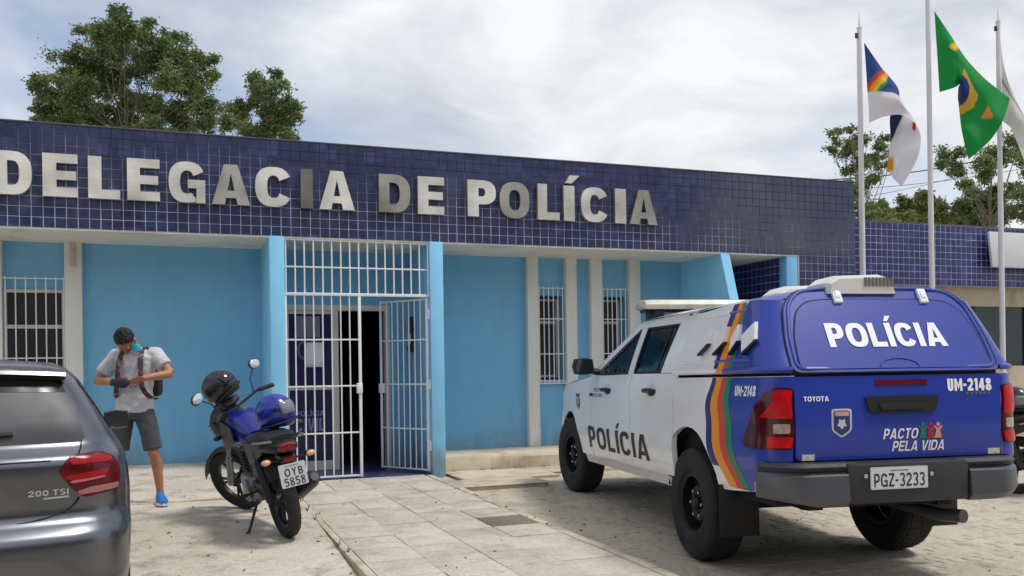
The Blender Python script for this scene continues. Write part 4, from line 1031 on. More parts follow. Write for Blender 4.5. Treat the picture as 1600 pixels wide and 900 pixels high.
# canopy roof and rear
def ywall(z): return YR+0.52*max(0, z-1.32)
cr = B()
rows_ = []
for k in range(13):
    y = -1.085+(-0.10+1.085)*k/12
    w = wcan(y, 1.775)-0.004
    d_ = max(0, -1.095+RC-y); w = w-RC+math.sqrt(max(0, RC*RC-d_*d_))
    rows_.append([Vector((w*s, y-(0.012*(1-abs(s)) if k == 0 else 0), 1.775+(.012 if k else 0)+0.075*(1-abs(s)**3.2)-(0.03 if k == 12 else 0))) for s in [-1+2*j/18 for j in range(19)]])
cr.loft(rows_, False, False); ro = cr.obj('canopy_roof', M_PBLUE, PK); ro.data.materials.append(M_PWHITE)
for p in ro.data.polygons:
    if p.center.y > -0.85: p.material_index = 1
cb = B(); cb.box(-.66, .66, -.95, -.12, 1.2, 1.72); cb.obj('canopy_core', M_DARK, PK)
B().box(-.70, .70, -1.30, .10, 1.285, 1.335).obj('canopy_base', M_BLACKPL, PK)
frear = lambda x, z, c: Vector((x, ywall(z)-c-0.02*(1-(x/.75)**2), z))
frame = roundpoly([(-.70, 1.325), (-.693, 1.52), (-.645, 1.74), (-.55, 1.832), (-.38, 1.855), (.38, 1.855), (.55, 1.832), (.645, 1.74), (.693, 1.52), (.70, 1.325)], 0.06, 5)
CD = panel(frame, frear, -0.05, 0.008, 0.07, 0.07).obj('canopy_door', M_PBLUE, PK)
gl = roundpoly([(-.648, 1.345), (-.632, 1.54), (-.575, 1.70), (-.49, 1.765), (-.36, 1.778), (.36, 1.778), (.49, 1.765), (.575, 1.70), (.632, 1.54), (.648, 1.345)], 0.05, 4)
B().tube([frear(x, z, .006) for x, z in frame]+[frear(*frame[0], .006)], .0065, 6).obj('door_seal', mat('seal_navy', lin(22, 26, 84), .5), CD)
in_ = [(x*.955, 1.345+(z-1.325)*.955) for x, z in frame]
B().tube([frear(x, z, .006) for x, z in in_]+[frear(*in_[0], .006)], .013, 8).obj('door_rim', M_PBLUE, CD)
B().tube([frear(x, z, .010) for x, z in gl]+[frear(*gl[0], .010)], .006, 6).obj('panel_seal', mat('seal_navy', lin(22, 26, 84), .5), CD)
panel(gl, frear, 0.004, 0.014, 0.07, 0.07).obj('door_panel', mat('blue_film', lin(36, 56, 156), .3, var=.06, scale=3, coat=.3), CD)
print_word('POLÍCIA', -.42, .385, 1.475, 1.625, frear, .019, t=.25, h=.2, gap=.10).obj('lettering', M_PRINTW, CD, smooth=0)
for x in (-.275, .325):
    h_ = B(); h_.box(-.028, .028, -.012, .012, -.05, .05, .004); h_.box(-.016, .016, -.018, .0, -.02, .03, .003)
    o = h_.obj('hinge', M_PRINTW, CD); o.matrix_local = Matrix.Translation(frear(x, 1.80, .022)) @ Matrix.Rotation(-.48, 4, 'X')
B().tube([frear(.13*math.cos(a), 1.352+.05*math.sin(a), .014) for a in [math.pi*k/14 for k in range(15)]], .006, 6).obj('latch_bulge', M_PBLUE, CD)
ftg = lambda x, z, c: Vector((x, YR-c-0.012*math.sin((z-.8)/.5*math.pi)-0.012*(1-(x/.7)**2), z))
TG = panel(roundpoly([(-.692, .80), (-.697, 1.30), (.697, 1.30), (.692, .80)], .03), ftg, -.05, 0.0, .08, .07).obj('tailgate', M_PBLUE, PK)
panel(roundpoly([(-.22, 1.075), (-.25, 1.175), (.25, 1.175), (.22, 1.075)], .02), ftg, 0, .014, .1, .1).obj('tailgate_handle', M_BLACKPL, TG)
panel(roundpoly([(-.15, 1.095), (-.17, 1.135), (.17, 1.135), (.15, 1.095)], .01), ftg, .012, .026, .1, .1).obj('grip', M_BLACKRUB, TG)
panel([(-.17, 1.24), (-.17, 1.274), (.178, 1.274), (.178, 1.24)], ftg, 0, .006, .1, .1).obj('brake_light', mat('maroon_lens', lin(96, 20, 40), .2, coat=.5), TG)
print_word('TOYOTA', -.64, -.48, 1.152, 1.182, ftg, .003, t=.22, h=.2).obj('lettering', M_PRINTW, TG, smooth=0)
print_word('UM-2148', .32, .632, 1.196, 1.272, ftg, .003, t=.3, h=.2).obj('lettering', M_PRINTW, TG, smooth=0)
for i in range(6): panel([(.445+i*.031, 1.172), (.445+i*.031, 1.190), (.468+i*.031, 1.190), (.468+i*.031, 1.172)], ftg, .0, .003, 1, 1).obj('badge_piece', M_CHROME, TG)
print_word('PACTO', -.13, .10, .915, .978, ftg, .003, t=.19, h=.17, shear=.22).obj('lettering', M_PRINTW, TG, smooth=0)
print_word('PELA VIDA', -.07, .285, .84, .902, ftg, .003, t=.19, h=.17, shear=.22).obj('lettering', M_PRINTW, TG, smooth=0)
for i, mm in enumerate((M_GREENV, mat('crimson_print', lin(170, 40, 50), .5), mat('peach_print', lin(222, 150, 110), .5))):
    x = .14+i*.052
    ic = B()
    for q in range(2):
        pass
    pl = [(x-.026, .915), (x-.012, .915), (x, .945), (x+.012, .915), (x+.026, .915), (x+.012, .962), (x+.03, .985), (x+.022, .99), (x, .972), (x-.022, .99), (x-.03, .985), (x-.012, .962)]
    panel(pl, ftg, .001, .0035, 1, 1).obj('figure_print', mm, TG)
    panel([(x+.013*math.cos(k*.7854), .997+.013*math.sin(k*.7854)) for k in range(8)], ftg, .001, .0035, 1, 1).obj('figure_head', mm, TG)
sh = roundpoly([(-.465, 1.105), (-.335, 1.105), (-.335, .975), (-.40, .93), (-.465, .975)], .02)
S_ = panel(sh, ftg, .0, .002, 1, 1).obj('crest', mat('crest_silver', lin(196, 196, 206), .4, var=.1), TG)
panel(roundpoly([(-.453, 1.094), (-.347, 1.094), (-.347, .98), (-.40, .943), (-.453, .98)], .015), ftg, .001, .003, 1, 1).obj('crest_field', mat('crest_blue', lin(52, 56, 120), .4), S_)
panel([(-.40+.034*math.cos(k*math.pi/5+.3)*(1 if k % 2 else .62), 1.015+.034*math.sin(k*math.pi/5+.3)*(1 if k % 2 else .62)) for k in range(10)], ftg, .002, .004, 1, 1).obj('crest_star', MATS['crest_silver'], S_)
panel([(-.445, 1.062), (-.445, 1.088), (-.355, 1.088), (-.355, 1.062)], ftg, .002, .004, 1, 1).obj('crest_band', mat('crest_red', lin(200, 150, 140), .4), S_)
panel([(-.655, .802), (-.655, .838), (-.575, .838), (-.575, .802)], ftg, .0, .003, 1, 1).obj('sticker', mat('sticker', lin(214, 214, 196), .5, var=.3, scale=60), TG)
panel([(.60, .802), (.60, .838), (.685, .838), (.685, .802)], ftg, .0, .003, 1, 1).obj('sticker', MATS['sticker'], TG)
# rear bumper: grey corner horns and a dark middle carrying the plate
def bump_path(x):
    t = max(0, abs(x)-.62)
    return -1.50+ (t/.29)**2*.26
def bump_sec(x, z0, z1, d): y = bump_path(x); return [(x, y+d, z0), (x, y+.03, z0-.005), (x, y, z0+.03), (x, y+.005, (z0+z1)/2), (x, y+.012, z1-.02), (x, y+.04, z1), (x, y+d, z1)]
XB = -.045
for sg in (-1, 1):
    b = B(); n = 12
    b.loft([bump_sec(sg*(.40+.47*k/n), .55+.08*max(0, k/n-.4), .742, .22-.17*(k/n)**2) for k in range(n+1)])
    o = b.obj('bumper_horn', M_BUMPER, PK); o.location.x = XB
    b = B(); b.loft([[(x, y+.015, z+.0) for x, y, z in bump_sec(sg*(.33+.53*k/n), .744, .792, .24-.19*(k/n)**2)] for k in range(n+1)]); o = b.obj('bumper_step', M_BUMPERK, PK); o.location.x = XB
    b = B(); b.lathe([(.012, 0), (.012, .012), (.004, .016)], 10, M=Matrix.Translation((sg*.215-.125, -1.482, .715)) @ Matrix.Rotation(math.pi/2, 4, 'X')); b.obj('plate_lamp', M_CHROME, PK)
b = B(); b.box(-.45, .35, -1.485, -1.26, .552, .79, .02); b.obj('bumper_middle', M_BUMPERK, PK)
fpl = lambda x, z, c: Vector((x-.125, -1.49-c, z))
PLT = panel(roundpoly([(-.187, .635), (-.187, .765), (.187, .765), (.187, .635)], .01), fpl, 0, .006, 1, 1).obj('licence_plate', M_PLATE, PK)
panel([(-.18, .642), (-.18, .758), (.18, .758), (.18, .642)], fpl, .005, .0065, 1, 1).obj('plate_field', mat('plate_face', lin(206, 208, 212), .5, var=.04), PLT)
print_word('PGZ-3233', -.165, .165, .65, .728, fpl, .008, t=.17, h=.15, gap=.16).obj('lettering', M_PRINTK, PLT, smooth=0)
panel([(-.06, .741), (-.06, .748), (.06, .748), (.06, .741)], fpl, .0062, .0075, 1, 1).obj('print_line', mat('faded_print', lin(120, 122, 128), .5), PLT)
# roof equipment
lb = B()
lb.loft([[(x, 1.47+dy*s, 1.955+dz*s) for dy, dz in ((-.14, -.035), (-.15, .005), (-.12, .045), (0, .06), (.12, .045), (.15, .005), (.14, -.035))] for x, s in ((-.655, .55), (-.635, .9), (-.55, 1), (0, 1.02), (.55, 1), (.635, .9), (.655, .55))])
LBO = lb.obj('light_bar', mat('cream_plastic', lin(204, 198, 180), .4, var=.08, dirt=lin(150, 142, 120), dscale=3), PK)
for x in (-.5, .5): B().box(x-.05, x+.05, 1.36, 1.60, 1.79, 1.925, .015).obj('bar_foot', M_BLACKPL, LBO)
B().box(-.62, .62, 1.40, 1.54, 1.895, 1.922).obj('bar_rail', M_BLACKPL, LBO)
for y in (-.33, -.95):
    v = B()
    v.loft([[(x-.08, yy, 1.845+zz) for x, zz in ((-.26*s, -.03), (-.25*s, .04*h), (-.19*s, .085*h), (.12*s, .095*h), (.21*s, .07*h), (.24*s, -.03))] for yy, s, h in ((y-.17, .9, .75), (y-.13, 1, 1.0), (y+.08, 1, .95), (y+.2, .8, .3))])
    o = v.obj('roof_vent', mat('vent_plastic', lin(214, 212, 208), .5, var=.06), PK)
    for i in range(8): B().box(-.08+.0+i*.026, -.066+.0+i*.026, y-.178, y-.13, 1.862, 1.918).obj('vent_slot', mat('vent_slot_grey', lin(110, 106, 98), .7), o)
# wheels
def wheel_mesh_parts(name, parent, loc, steer, r=.40, w=.265, rim=.225, dark=True):
    e = bpy.data.objects.new(name, None); COL.objects.link(e); e.parent = parent; e.location = loc; e.rotation_euler.z = steer
    R = Matrix.Rotation(math.pi/2, 4, 'Y')
    t = B(); hw = w/2
    prof = [(rim-.01, -hw*.75), (rim+.02, -hw*.96), (r*.80, -hw*1.02), (r*.93, -hw*.96), (r*.985, -hw*.80), (r, -hw*.5), (r*1.003, 0), (r, hw*.5), (r*.985, hw*.80), (r*.93, hw*.96), (r*.80, hw*1.02), (rim+.02, hw*.96), (rim-.01, hw*.75)]
    t.lathe(prof, 40, M=R, closed=True)
    ty = t.obj('tyre', M_TYRE, e)
    lug = B()
    for k in range(44):
        a = 2*math.pi*k/44
        for sx in (-.19, .19):
            lug.box(sx*w-.032, sx*w+.032, -.016, .016, r-.016, r+.002, 0, M=Matrix.Rotation(a+(.07 if sx > 0 else 0), 4, 'X') )
    tag(lug.obj('tread', M_TYRE, ty), kind='stuff')
    rr = B(); rr.lathe([(rim, -hw*.8), (rim+.004, hw*.6*1), (rim-.02, hw*.55), (rim-.03, -hw*.2), (rim-.03, -hw*.8)], 32, M=R, closed=True)
    sgn = -1 if loc[0] < 0 else 1
    rr.lathe([(rim-.028, sgn*hw*.10), (rim*.72, sgn*hw*.18), (rim*.55, sgn*hw*.52), (rim*.34, sgn*hw*.52), (rim*.30, sgn*hw*.40), (.002, sgn*hw*.40)], 32, M=R)
    rm = rr.obj('rim', M_RIMK, e)
    for k in range(6):
        a = k*math.pi/3
        B().lathe([(.013, 0), (.013, .022), (.006, .026)], 8, M=Matrix.Translation((sgn*hw*.50, .095*math.cos(a), .095*math.sin(a))) @ Matrix.Rotation(sgn*math.pi/2, 4, 'Y')).obj('lug_nut', M_CHROME, rm)
    hub = B().lathe([(.045, 0), (.045, .035), (.03, .05), (.002, .052)], 14, M=Matrix.Translation((sgn*hw*.38, 0, 0)) @ Matrix.Rotation(sgn*math.pi/2, 4, 'Y')).obj('hub_cap', M_RIMK, rm)
    return e
def wheel_part(name, parent, loc, steer=0, **kw):
    """wheel as a part: tyre mesh carries rim and nuts as sub-parts"""
    e = wheel_mesh_parts(name, parent, loc, steer, **kw)
    ty = [c for c in e.children if c.name.startswith('tyre')][0]
    for c in list(e.children)+list(ty.children)+[g for k in e.children for g in k.children]:
        if c is not ty and c.parent is not ty: c.parent = ty
    ty.parent = parent; ty.location = e.location; ty.rotation_euler = e.rotation_euler; ty.name = 'wheel'
    bpy.data.objects.remove(e)
    return ty
for x in (-.735, .735):
    wheel_part('wheel', PK, (x, -.127, .402)); wheel_part('wheel', PK, (x, 3.19, .50), math.radians(5))
for sg in (-1, 1):
    B().box(sg*.745-.14, sg*.745+.14, -.68, -.668, .25, .60, .004).obj('mud_flap', M_BLACKRUB, PK)
    for yc in (-.127, 3.18):
        b = B(); n = 14
        b.loft([[(sg*x, yc+.50*math.cos(math.radians(a)), (.44 if yc < 1 else .47)+.50*math.sin(math.radians(a))) for x in (.50, .83)] for a in [5+170*k/n for k in range(n+1)]], False, False)
        b.obj('wheel_housing', M_DARK, PK)
B().tube([(.35, .2, .40), (.42, -.6, .42), (.36, -1.2, .42), (.40, -1.36, .43)], [.035, .035, .04, .042], 12).obj('exhaust', M_BUMPER, PK)
# ------------------------------------------------------------------ grey hatchback
M_GREY = mat('graphite_metallic_paint', lin(108, 111, 117), 0.28, metal=0.95, var=0.03, scale=40, coat=0.5)
M_BLACKGLOSS = mat('gloss_black', lin(16, 17, 20), 0.12, var=0, coat=0.5)
M_REARGLASS = glass_mat('privacy_glass', (0.07, 0.07, 0.075, 1), 0.10)
HB = empty('hatchback_car', (-1.041, 4.245, 0.03), (0, 0, math.radians(7.5)), label='dark grey hatchback cut off at the left edge, seen from behind', cat='car')
# plan rings: rear station, half width and corner radius for each height
HT = [  # z, y_rear, half width, corner r, y_front
    (0.22, .07, .80, .22, 3.95), (0.32, .02, .845, .24, 4.02), (0.45, .0, .865, .26, 4.05), (0.58, .0, .872, .28, 4.05), (0.655, .006, .875, .28, 4.03),
    (0.685, .04, .875, .27, 4.02), (0.715, .085, .876, .26, 4.0), (0.74, .094, .876, .26, 4.0), (0.84, .092, .875, .26, 3.95), (0.93, .090, .868, .26, 3.85), (0.98, .092, .858, .26, 3.6), (1.0, .105, .85, .26, 3.4), (1.035, .165, .838, .25, 3.1), (1.05, .178, .826, .24, 2.95),
    (1.12, .195, .785, .22, 2.78), (1.20, .235, .742, .20, 2.60), (1.28, .28, .698, .19, 2.42), (1.35, .325, .655, .18, 2.25), (1.395, .37, .615, .18, 2.10), (1.425, .45, .56, .20, 1.95), (1.445, .62, .45, .22, 1.75), (1.455, .85, .25, .15, 1.5)]
def hrow(z):
    if z <= HT[0][0]: return HT[0][1:]
    for a, b in zip(HT, HT[1:]):
        if z <= b[0]:
            s = (z-a[0])/(b[0]-a[0]); return tuple(p+(q-p)*s for p, q in zip(a[1:], b[1:]))
    return HT[-1][1:]
def hmap(a, z, c, sg=1):
    """a = distance along the plan outline from the rear centre"""
    yr, w, r, yf = hrow(z)
    bow = 0.05                                             # rear face bows back towards the middle
    a1 = w-r; L = r*math.pi/2
    if a < a1:
        t = a/a1; return Vector((sg*a, yr+bow*t*t-c, z))
    if a < a1+L:
        th_ = (a-a1)/r
        return Vector((sg*(a1+(r+c)*math.sin(th_)), yr+bow+r-(r+c)*math.cos(th_), z))
    y = yr+bow+r+(a-a1-L)
    k = max(0, y-(yf-1.2)); w2 = w-0.16*min(1.2, k)**2
    return Vector((sg*(w2+c), y, z))
rings = []
for z in [HT[0][0]+(HT[-1][0]-HT[0][0])*k/44 for k in range(45)]:
    yr, w, r, yf = hrow(z); tot = (w-r)+r*math.pi/2+(yf-yr-.05-r)
    half = [hmap(tot*k/46, z, 0) for k in range(47)]
    rings.append([Vector((-p.x, p.y, p.z)) for p in reversed(half[1:])]+half)
body = B().loft(rings, True).obj('body', M_GREY, HB, smooth=40)
def hp(out, nm, m, c0, c1, par=None, d=.06, sides=(1, -1)):
    o = None
    for sg in sides: o = panel(out, lambda a, z, c: hmap(a, z, c, sg), c0, c1, d, .04).obj(nm, m, par or HB)
    return o
def hfull(out, nm, m, c0, c1, par=None, d=.06):
    """outline symmetric about the rear centre, given for the right half with a >= 0 first and last on the centre"""
    o2 = out+[(-a, z) for a, z in reversed(out) if a > 1e-6]
    return panel(o2, lambda a, z, c: hmap(abs(a), z, c, 1 if a >= 0 else -1), c0, c1, d, .04).obj(nm, m, par or HB)
# rear window and surround
gw = hfull([(0, 1.055), (.66, 1.058), (.675, 1.075), (.645, 1.22), (.60, 1.335), (0, 1.35)], 'rear_window', M_BLACKGLOSS, -.004, .003)
gw.data.materials.clear(); gw.data.materials.append(mat('smoked_glass', lin(66, 66, 72), 0.45, var=0.25, scale=3.0))
hfull([(0, 1.300), (.60, 1.285), (.585, 1.342), (0, 1.358)], 'glass_top_band', M_BLACKGLOSS, .002, .005, gw)
# spoiler lip over the glass
sp_ = B(); n = 26
sp_.loft([[(.60*s, .345+.055*s*s-.02, 1.352-.012*s*s), (.60*s, .275+.07*s*s, 1.378-.018*s*s), (.60*s, .285+.07*s*s, 1.396-.02*s*s), (.595*s, .40+.06*s*s, 1.42-.028*s*s), (.59*s, .50, 1.422-.03*s*s)] for s in [-1+2*k/n for k in range(n+1)]])
sp_.obj('roof_spoiler', M_GREY, HB)
# ledge under the glass, hatch seams, bumper crease
def hline(pts, r, m, nm, par=HB, c=0.0, sides=(1, -1)):
    for sg in sides:
        q = []
        for (a0, z0), (a1, z1) in zip(pts, pts[1:]):
            for k in range(6): q.append(hmap(a0+(a1-a0)*k/6, z0+(z1-z0)*k/6, c, sg))
        q.append(hmap(*pts[-1], c, sg)); B().tube(q, r, 5).obj(nm, m, par)
hline(smoothline([(0.0, .705), (.36, .715), (.52, .735), (.60, .765), (.635, .80), (.64, .815)], 4), .0045, M_DARK, 'hatch_seam')
hline([(.66, 1.06), (.655, 1.03), (.64, 1.0), (.62, .985)], .004, M_DARK, 'hatch_seam')
hline([(0, .984), (.53, .984)], .0035, M_DARK, 'hatch_seam')
hfull([(0, .30), (.46, .30), (.52, .38), (.44, .49), (0, .50)], 'number_plate_recess', M_BUMPERK, -.004, .002)
hfull([(0, .24), (.80, .26), (.90, .30), (.80, .335), (0, .30)], 'lower_skirt', M_BLACKPL, -.004, .008)
# tail light
TLs = []
sq = lambda L: [(.562+(a-.505)*.585, z) for a, z in L]
out = roundpoly(sq([(.505, .935), (.565, .99), (.60, 1.003), (.80, 1.015), (.93, .985), (.985, .93), (.965, .835), (.68, .812), (.60, .85)]), .015)
for sg in (1, -1):
    P_ = lambda o_, nm, m, c0, c1, par: panel(o_, lambda a, z, c: hmap(a, z, c, sg), c0, c1, .035, .03).obj(nm, m, par)
    T = P_(out, 'tail_light', mat('deep_red_lens', lin(84, 6, 16), .25, var=.3, scale=14, coat=.1, spec=.35), -.01, .012, HB)
    P_(roundpoly(sq([(.575, .978), (.60, .995), (.80, 1.006), (.90, .985), (.88, .968), (.60, .962)]), .006), 'light_strip', mat('car_red_lens', lin(150, 12, 28), .25, var=.2, scale=20, spec=.35), .010, .0165, T)
    P_(roundpoly(sq([(.55, .90), (.555, .915), (.86, .935), (.85, .912), (.60, .892)]), .004), 'light_strip', mat('car_red_lens', lin(150, 12, 28), .25, var=.2, scale=20, spec=.35), .010, .0165, T)
    P_(roundpoly(sq([(.575, .885), (.60, .892), (.83, .905), (.83, .897), (.61, .879)]), .003), 'light_guide', mat('pink_lens', lin(186, 92, 96), .2), .010, .0175, T)
    P_(roundpoly(sq([(.645, .826), (.63, .842), (.72, .858), (.95, .866), (.945, .84)]), .004), 'reverse_lens', mat('smoke_clear_lens', lin(150, 100, 96), .2, var=.25, scale=40), .010, .0165, T)
# badge on the hatch
hb_ = lambda a, z, c: hmap(a, z, c, 1)
print_word('200 TSI', .44, .60, .832, .858, hb_, .0055, t=.2, h=.22, gap=.14).obj('badge', M_CHROME, HB, smooth=0)
panel([(.50, .815), (.50, .823), (.60, .826), (.60, .818)], hb_, 0, .004, 1, 1).obj('badge_bar', M_CHROME, HB)
PLc = hfull([(0, .36), (.185, .36), (.20, .365), (.20, .475), (.185, .48), (0, .48)], 'licence_plate', M_PLATE, .001, .008)
B().lathe([(.052, 0), (.052, .012), (.044, .016), (.040, .012), (.002, .012)], 24, M=Matrix.Translation(hmap(0, .90, 0)) @ Matrix.Rotation(math.pi/2, 4, 'X')).obj('round_emblem', M_CHROME, HB)
# rear wiper
B().tube([hmap(0, 1.09, .02), hmap(.18, 1.10, .018), hmap(.385, 1.105, .012)], [.018, .014, .009], 8).obj('wiper', M_BLACKPL, HB)
# side windows, pillars, mirrors, handles
for sg in (1, -1):
    P2 = lambda pts, nm, m, c0, c1, par=HB: panel(pts, lambda y, z, c: hmap(max(0, y-(hrow(z)[0]+.05+hrow(z)[2])+(hrow(z)[1]-hrow(z)[2])+hrow(z)[2]*math.pi/2), z, c, sg), c0, c1, .06, .05).obj(nm, m, par)
    w1 = P2(roundpoly([(.44, 1.10), (.475, 1.345), (1.14, 1.385), (1.16, 1.06)], .03), 'side_window', mat('side_glass', lin(34, 40, 46), .08, var=.1, coat=.4), -.003, .003)
    P2(roundpoly([(1.21, 1.06), (1.19, 1.388), (1.80, 1.385), (2.48, 1.07)], .03), 'side_window', mat('side_glass', lin(34, 40, 46), .08, var=.1, coat=.4), -.003, .003)
    P2([(.55, 1.05), (.56, 1.07), (2.6, 1.05), (2.6, 1.03)], 'window_trim', M_BLACKPL, 0, .006)
    for yh in (1.02, 1.98): B().tube([hmap(1.45+yh-.62, .905, .0, sg), hmap(1.45+yh-.58, .91, .035, sg), hmap(1.45+yh-.45, .912, .035, sg), hmap(1.45+yh-.41, .908, .0, sg)], [.014, .017, .017, .014], 8).obj('door_handle', M_GREY, HB)
    m_ = B(); xm = sg*.965
    m_.loft([[(xm+sg*dx*sc*.78, 2.42+dy, 1.055+dz*sc*.82) for dx, dz in ((-.11, -.055), (-.10, .06), (-.02, .08), (.09, .07), (.115, 0), (.09, -.07), (0, -.08))] for dy, sc in ((-.05, .9), (-.04, 1), (.02, .97), (.07, .75), (.10, .4))])
    m_.tube([(sg*.78, 2.45, 1.02), (sg*.92, 2.44, 1.03)], [.03, .025], 8)
    mo = m_.obj('wing_mirror', M_GREY, HB)
    g_ = B(); g_.loft([[(xm+sg*dx*.67, 2.369+e, 1.055+dz*.70) for dx, dz in ((-.11, -.055), (-.10, .06), (-.02, .08), (.09, .07), (.115, 0), (.09, -.07), (0, -.08))] for e in (.001, -.002)])
    g_.obj('mirror_glass', MATS['mirror_glass'], mo)
    for yw in (.78, 3.33):
        d = B(); d.lathe([(.345, 0), (.345, .02), (.002, .02)], 32, M=Matrix.Translation((sg*.856, yw, .30)) @ Matrix.Rotation(sg*math.pi/2, 4, 'Y')); d.obj('wheel_arch', M_DARK, HB)
for x in (-.752, .752):
    for yw in (.78, 3.33): wheel_part('wheel', HB, (x, yw, .305), r=.305, w=.20, rim=.20)
# ------------------------------------------------------------------ motorcycle
M_BKBLUE = mat('bike_blue_paint', lin(16, 28, 122), 0.3, var=0.05, scale=6, coat=0.3)
M_ALLOY = mat('cast_alloy', lin(150, 150, 152), 0.4, metal=0.8, var=0.12, scale=15)
M_ENGINE = mat('engine_dark', lin(58, 58, 60), 0.5, metal=0.5, var=0.2, scale=20)
M_VINYL = mat('seat_vinyl', lin(32, 32, 34), 0.6, var=0.1, scale=20)
M_AMBER = mat('indicator_lens', lin(226, 170, 140), 0.2, var=0.1, coat=0.5)
def spoke_wheel(parent, loc, r, w, M=None, name='wheel'):
    """tyre with an alloy rim, spokes and brake disc as sub-parts"""
    M = (M or Matrix.Identity(4))
    T = M @ Matrix.Translation(loc); R = T @ Matrix.Rotation(math.pi/2, 4, 'Y')
    hw = w/2; t = B()
    t.lathe([(r-.085, -hw*.55), (r-.05, -hw*.95), (r-.025, -hw), (r-.006, -hw*.6), (r, 0), (r-.006, hw*.6), (r-.025, hw), (r-.05, hw*.95), (r-.085, hw*.55)], 36, M=R, closed=True)
    ty = t.obj(name, M_TYRE, parent)
    B().lathe([(r-.082, -hw*.6), (r-.082, hw*.6), (r-.105, hw*.4), (r-.105, -hw*.4)], 36, M=R, closed=True).obj('rim', M_BLACKPL, ty)
    B().lathe([(.05, -.05), (.05, .05), (.03, .07), (.03, -.07)], 18, M=R, closed=True).obj('hub', M_ENGINE, ty)
    for k in range(5):
        a = k*2*math.pi/5
        for da in (-.14, .14):
            p = T @ Vector((0, .045*math.cos(a), .045*math.sin(a))); q = T @ Vector((0, (r-.095)*math.cos(a+da), (r-.095)*math.sin(a+da)))
            B().tube([p, q], [.016, .011], 6).obj('spoke', M_BLACKPL, ty)
    return ty
def motorcycle(name, loc, rot, scale, paint, label, plate=True, group=None):
    MB = empty(name, loc, rot, label, 'motorcycle', group); MB.scale = (scale,)*3
    O_ = lambda b, nm, m, par=None, sm=40: b.obj(nm, m, par or MB, smooth=sm)
    spoke_wheel(MB, (0, 0, .305), .305, .10)
    # steered front assembly
    ax = Vector((0, -math.sin(.45), math.cos(.45))); hd = Vector((0, .96, .86))
    S = Matrix.Translation(hd) @ Matrix.Rotation(math.radians(34), 4, ax) @ Matrix.Translation(-hd)
    s = lambda *p: S @ Vector(p)
    fa = (0, 1.295, .30)
    spoke_wheel(MB, fa, .30, .085, S)
    for x in (-.085, .085):
        f = O_(B().tube([s(x, 1.295, .30), s(x, 1.17, .56)], [.030, .030], 10).tube([s(x, 1.17, .56), s(x, .985, .93)], [.019, .019], 10), 'fork_leg', M_ALLOY)
    fn = B(); n = 16
    fn.loft([[s(x*1.0, 1.295+.335*math.cos(a)*(1-.02*abs(x/.06)**2), .30+.335*math.sin(a)-.03*abs(x/.06)**2) for x in (-.06, -.045, 0, .045, .06)] for a in [math.radians(15+150*k/n) for k in range(n+1)]], False, False)
    o = O_(fn, 'front_mudguard', M_BLACKPL); sm2 = o.modifiers.new('t', 'SOLIDIFY'); sm2.thickness = .006
    # headlight cowl with a small screen
    cw = B()
    cw.loft([[s(.15*sc*math.cos(t), y, .88+dz+.15*sc*math.sin(t)*1.1) for t in [2*math.pi*k/14 for k in range(14)]] for y, sc, dz in ((.98, .75, .0), (1.04, .95, .0), (1.12, 1.0, -.01), (1.19, .8, -.03), (1.22, .4, -.04))])
    hc = O_(cw, 'headlight_cowl', M_BLACKPL)
    O_(B().ell(tuple(s(0, 1.20, .86)), (.09, .05, .08), 14, 8), 'headlamp', M_CLEARLENS, hc)
    O_(B().box(-.09, .09, -.04, .04, -.03, .03, .015, M=S @ Matrix.Translation((0, .97, 1.03)) @ Matrix.Rotation(-.6, 4, 'X')), 'instrument', M_BLACKPL, hc)
    # handlebar, grips, levers, mirrors
    hb = O_(B().tube([s(-.37, .80, 1.0), s(-.24, .86, 1.02), s(-.12, .94, .98), s(0, .955, .965), s(.12, .94, .98), s(.24, .86, 1.02), s(.37, .80, 1.0)], .012, 8), 'handlebar', M_BLACKPL)
    for sg in (-1, 1):
        O_(B().tube([s(sg*.25, .855, 1.018), s(sg*.375, .797, .999)], .019, 10), 'grip', M_BLACKRUB, hb)
        O_(B().tube([s(sg*.22, .88, 1.015), s(sg*.26, .92, 1.0), s(sg*.39, .87, .985)], [.012, .008, .006], 6), 'lever', M_BLACKPL, hb)
        O_(B().tube([s(sg*.21, .88, 1.02), s(sg*.25, .90, 1.13), s(sg*.32, .90, 1.19)], .006, 6), 'mirror_stem', M_BLACKPL, hb)
        mm_ = B(); mm_.ell((0, 0, 0), (.068, .022, .048), 16, 8, M=S @ Matrix.Translation((sg*.36, .90, 1.225)) @ Matrix.Rotation(sg*.25, 4, 'Y'))
        mo = O_(mm_, 'mirror', M_BLACKPL, hb)
        g_ = B(); g_.ell((0, -.014, 0), (.060, .012, .041), 16, 8, M=S @ Matrix.Translation((sg*.36, .90, 1.225)) @ Matrix.Rotation(sg*.25, 4, 'Y')); O_(g_, 'mirror_glass', mat('bike_mirror', lin(214, 220, 224), .12, metal=.5, var=.05), hb)
        O_(B().tube([s(sg*.10, 1.06, .80), s(sg*.19, 1.05, .80)], .007, 6).ell(tuple(s(sg*.215, 1.05, .80)), (.035, .024, .022), 10, 8), 'indicator', M_BLACKPL)
    # tank, shrouds, seat, tail
    def sec(y, w, z0, z1, p=2.6, n=18): return [(w*math.copysign(abs(math.cos(t))**(2/p), math.cos(t)), y, (z0+z1)/2+(z1-z0)/2*math.copysign(abs(math.sin(t))**(2/p), math.sin(t))) for t in [2*math.pi*k/n for k in range(n)]]
    tk = O_(B().loft([sec(.40, .07, .74, .82), sec(.45, .105, .70, .86), sec(.56, .145, .67, .93), (sec(.70, .165, .66, .975)), sec(.82, .16, .67, .975), sec(.90, .11, .72, .94), sec(.94, .05, .78, .90)]), 'fuel_tank', paint)
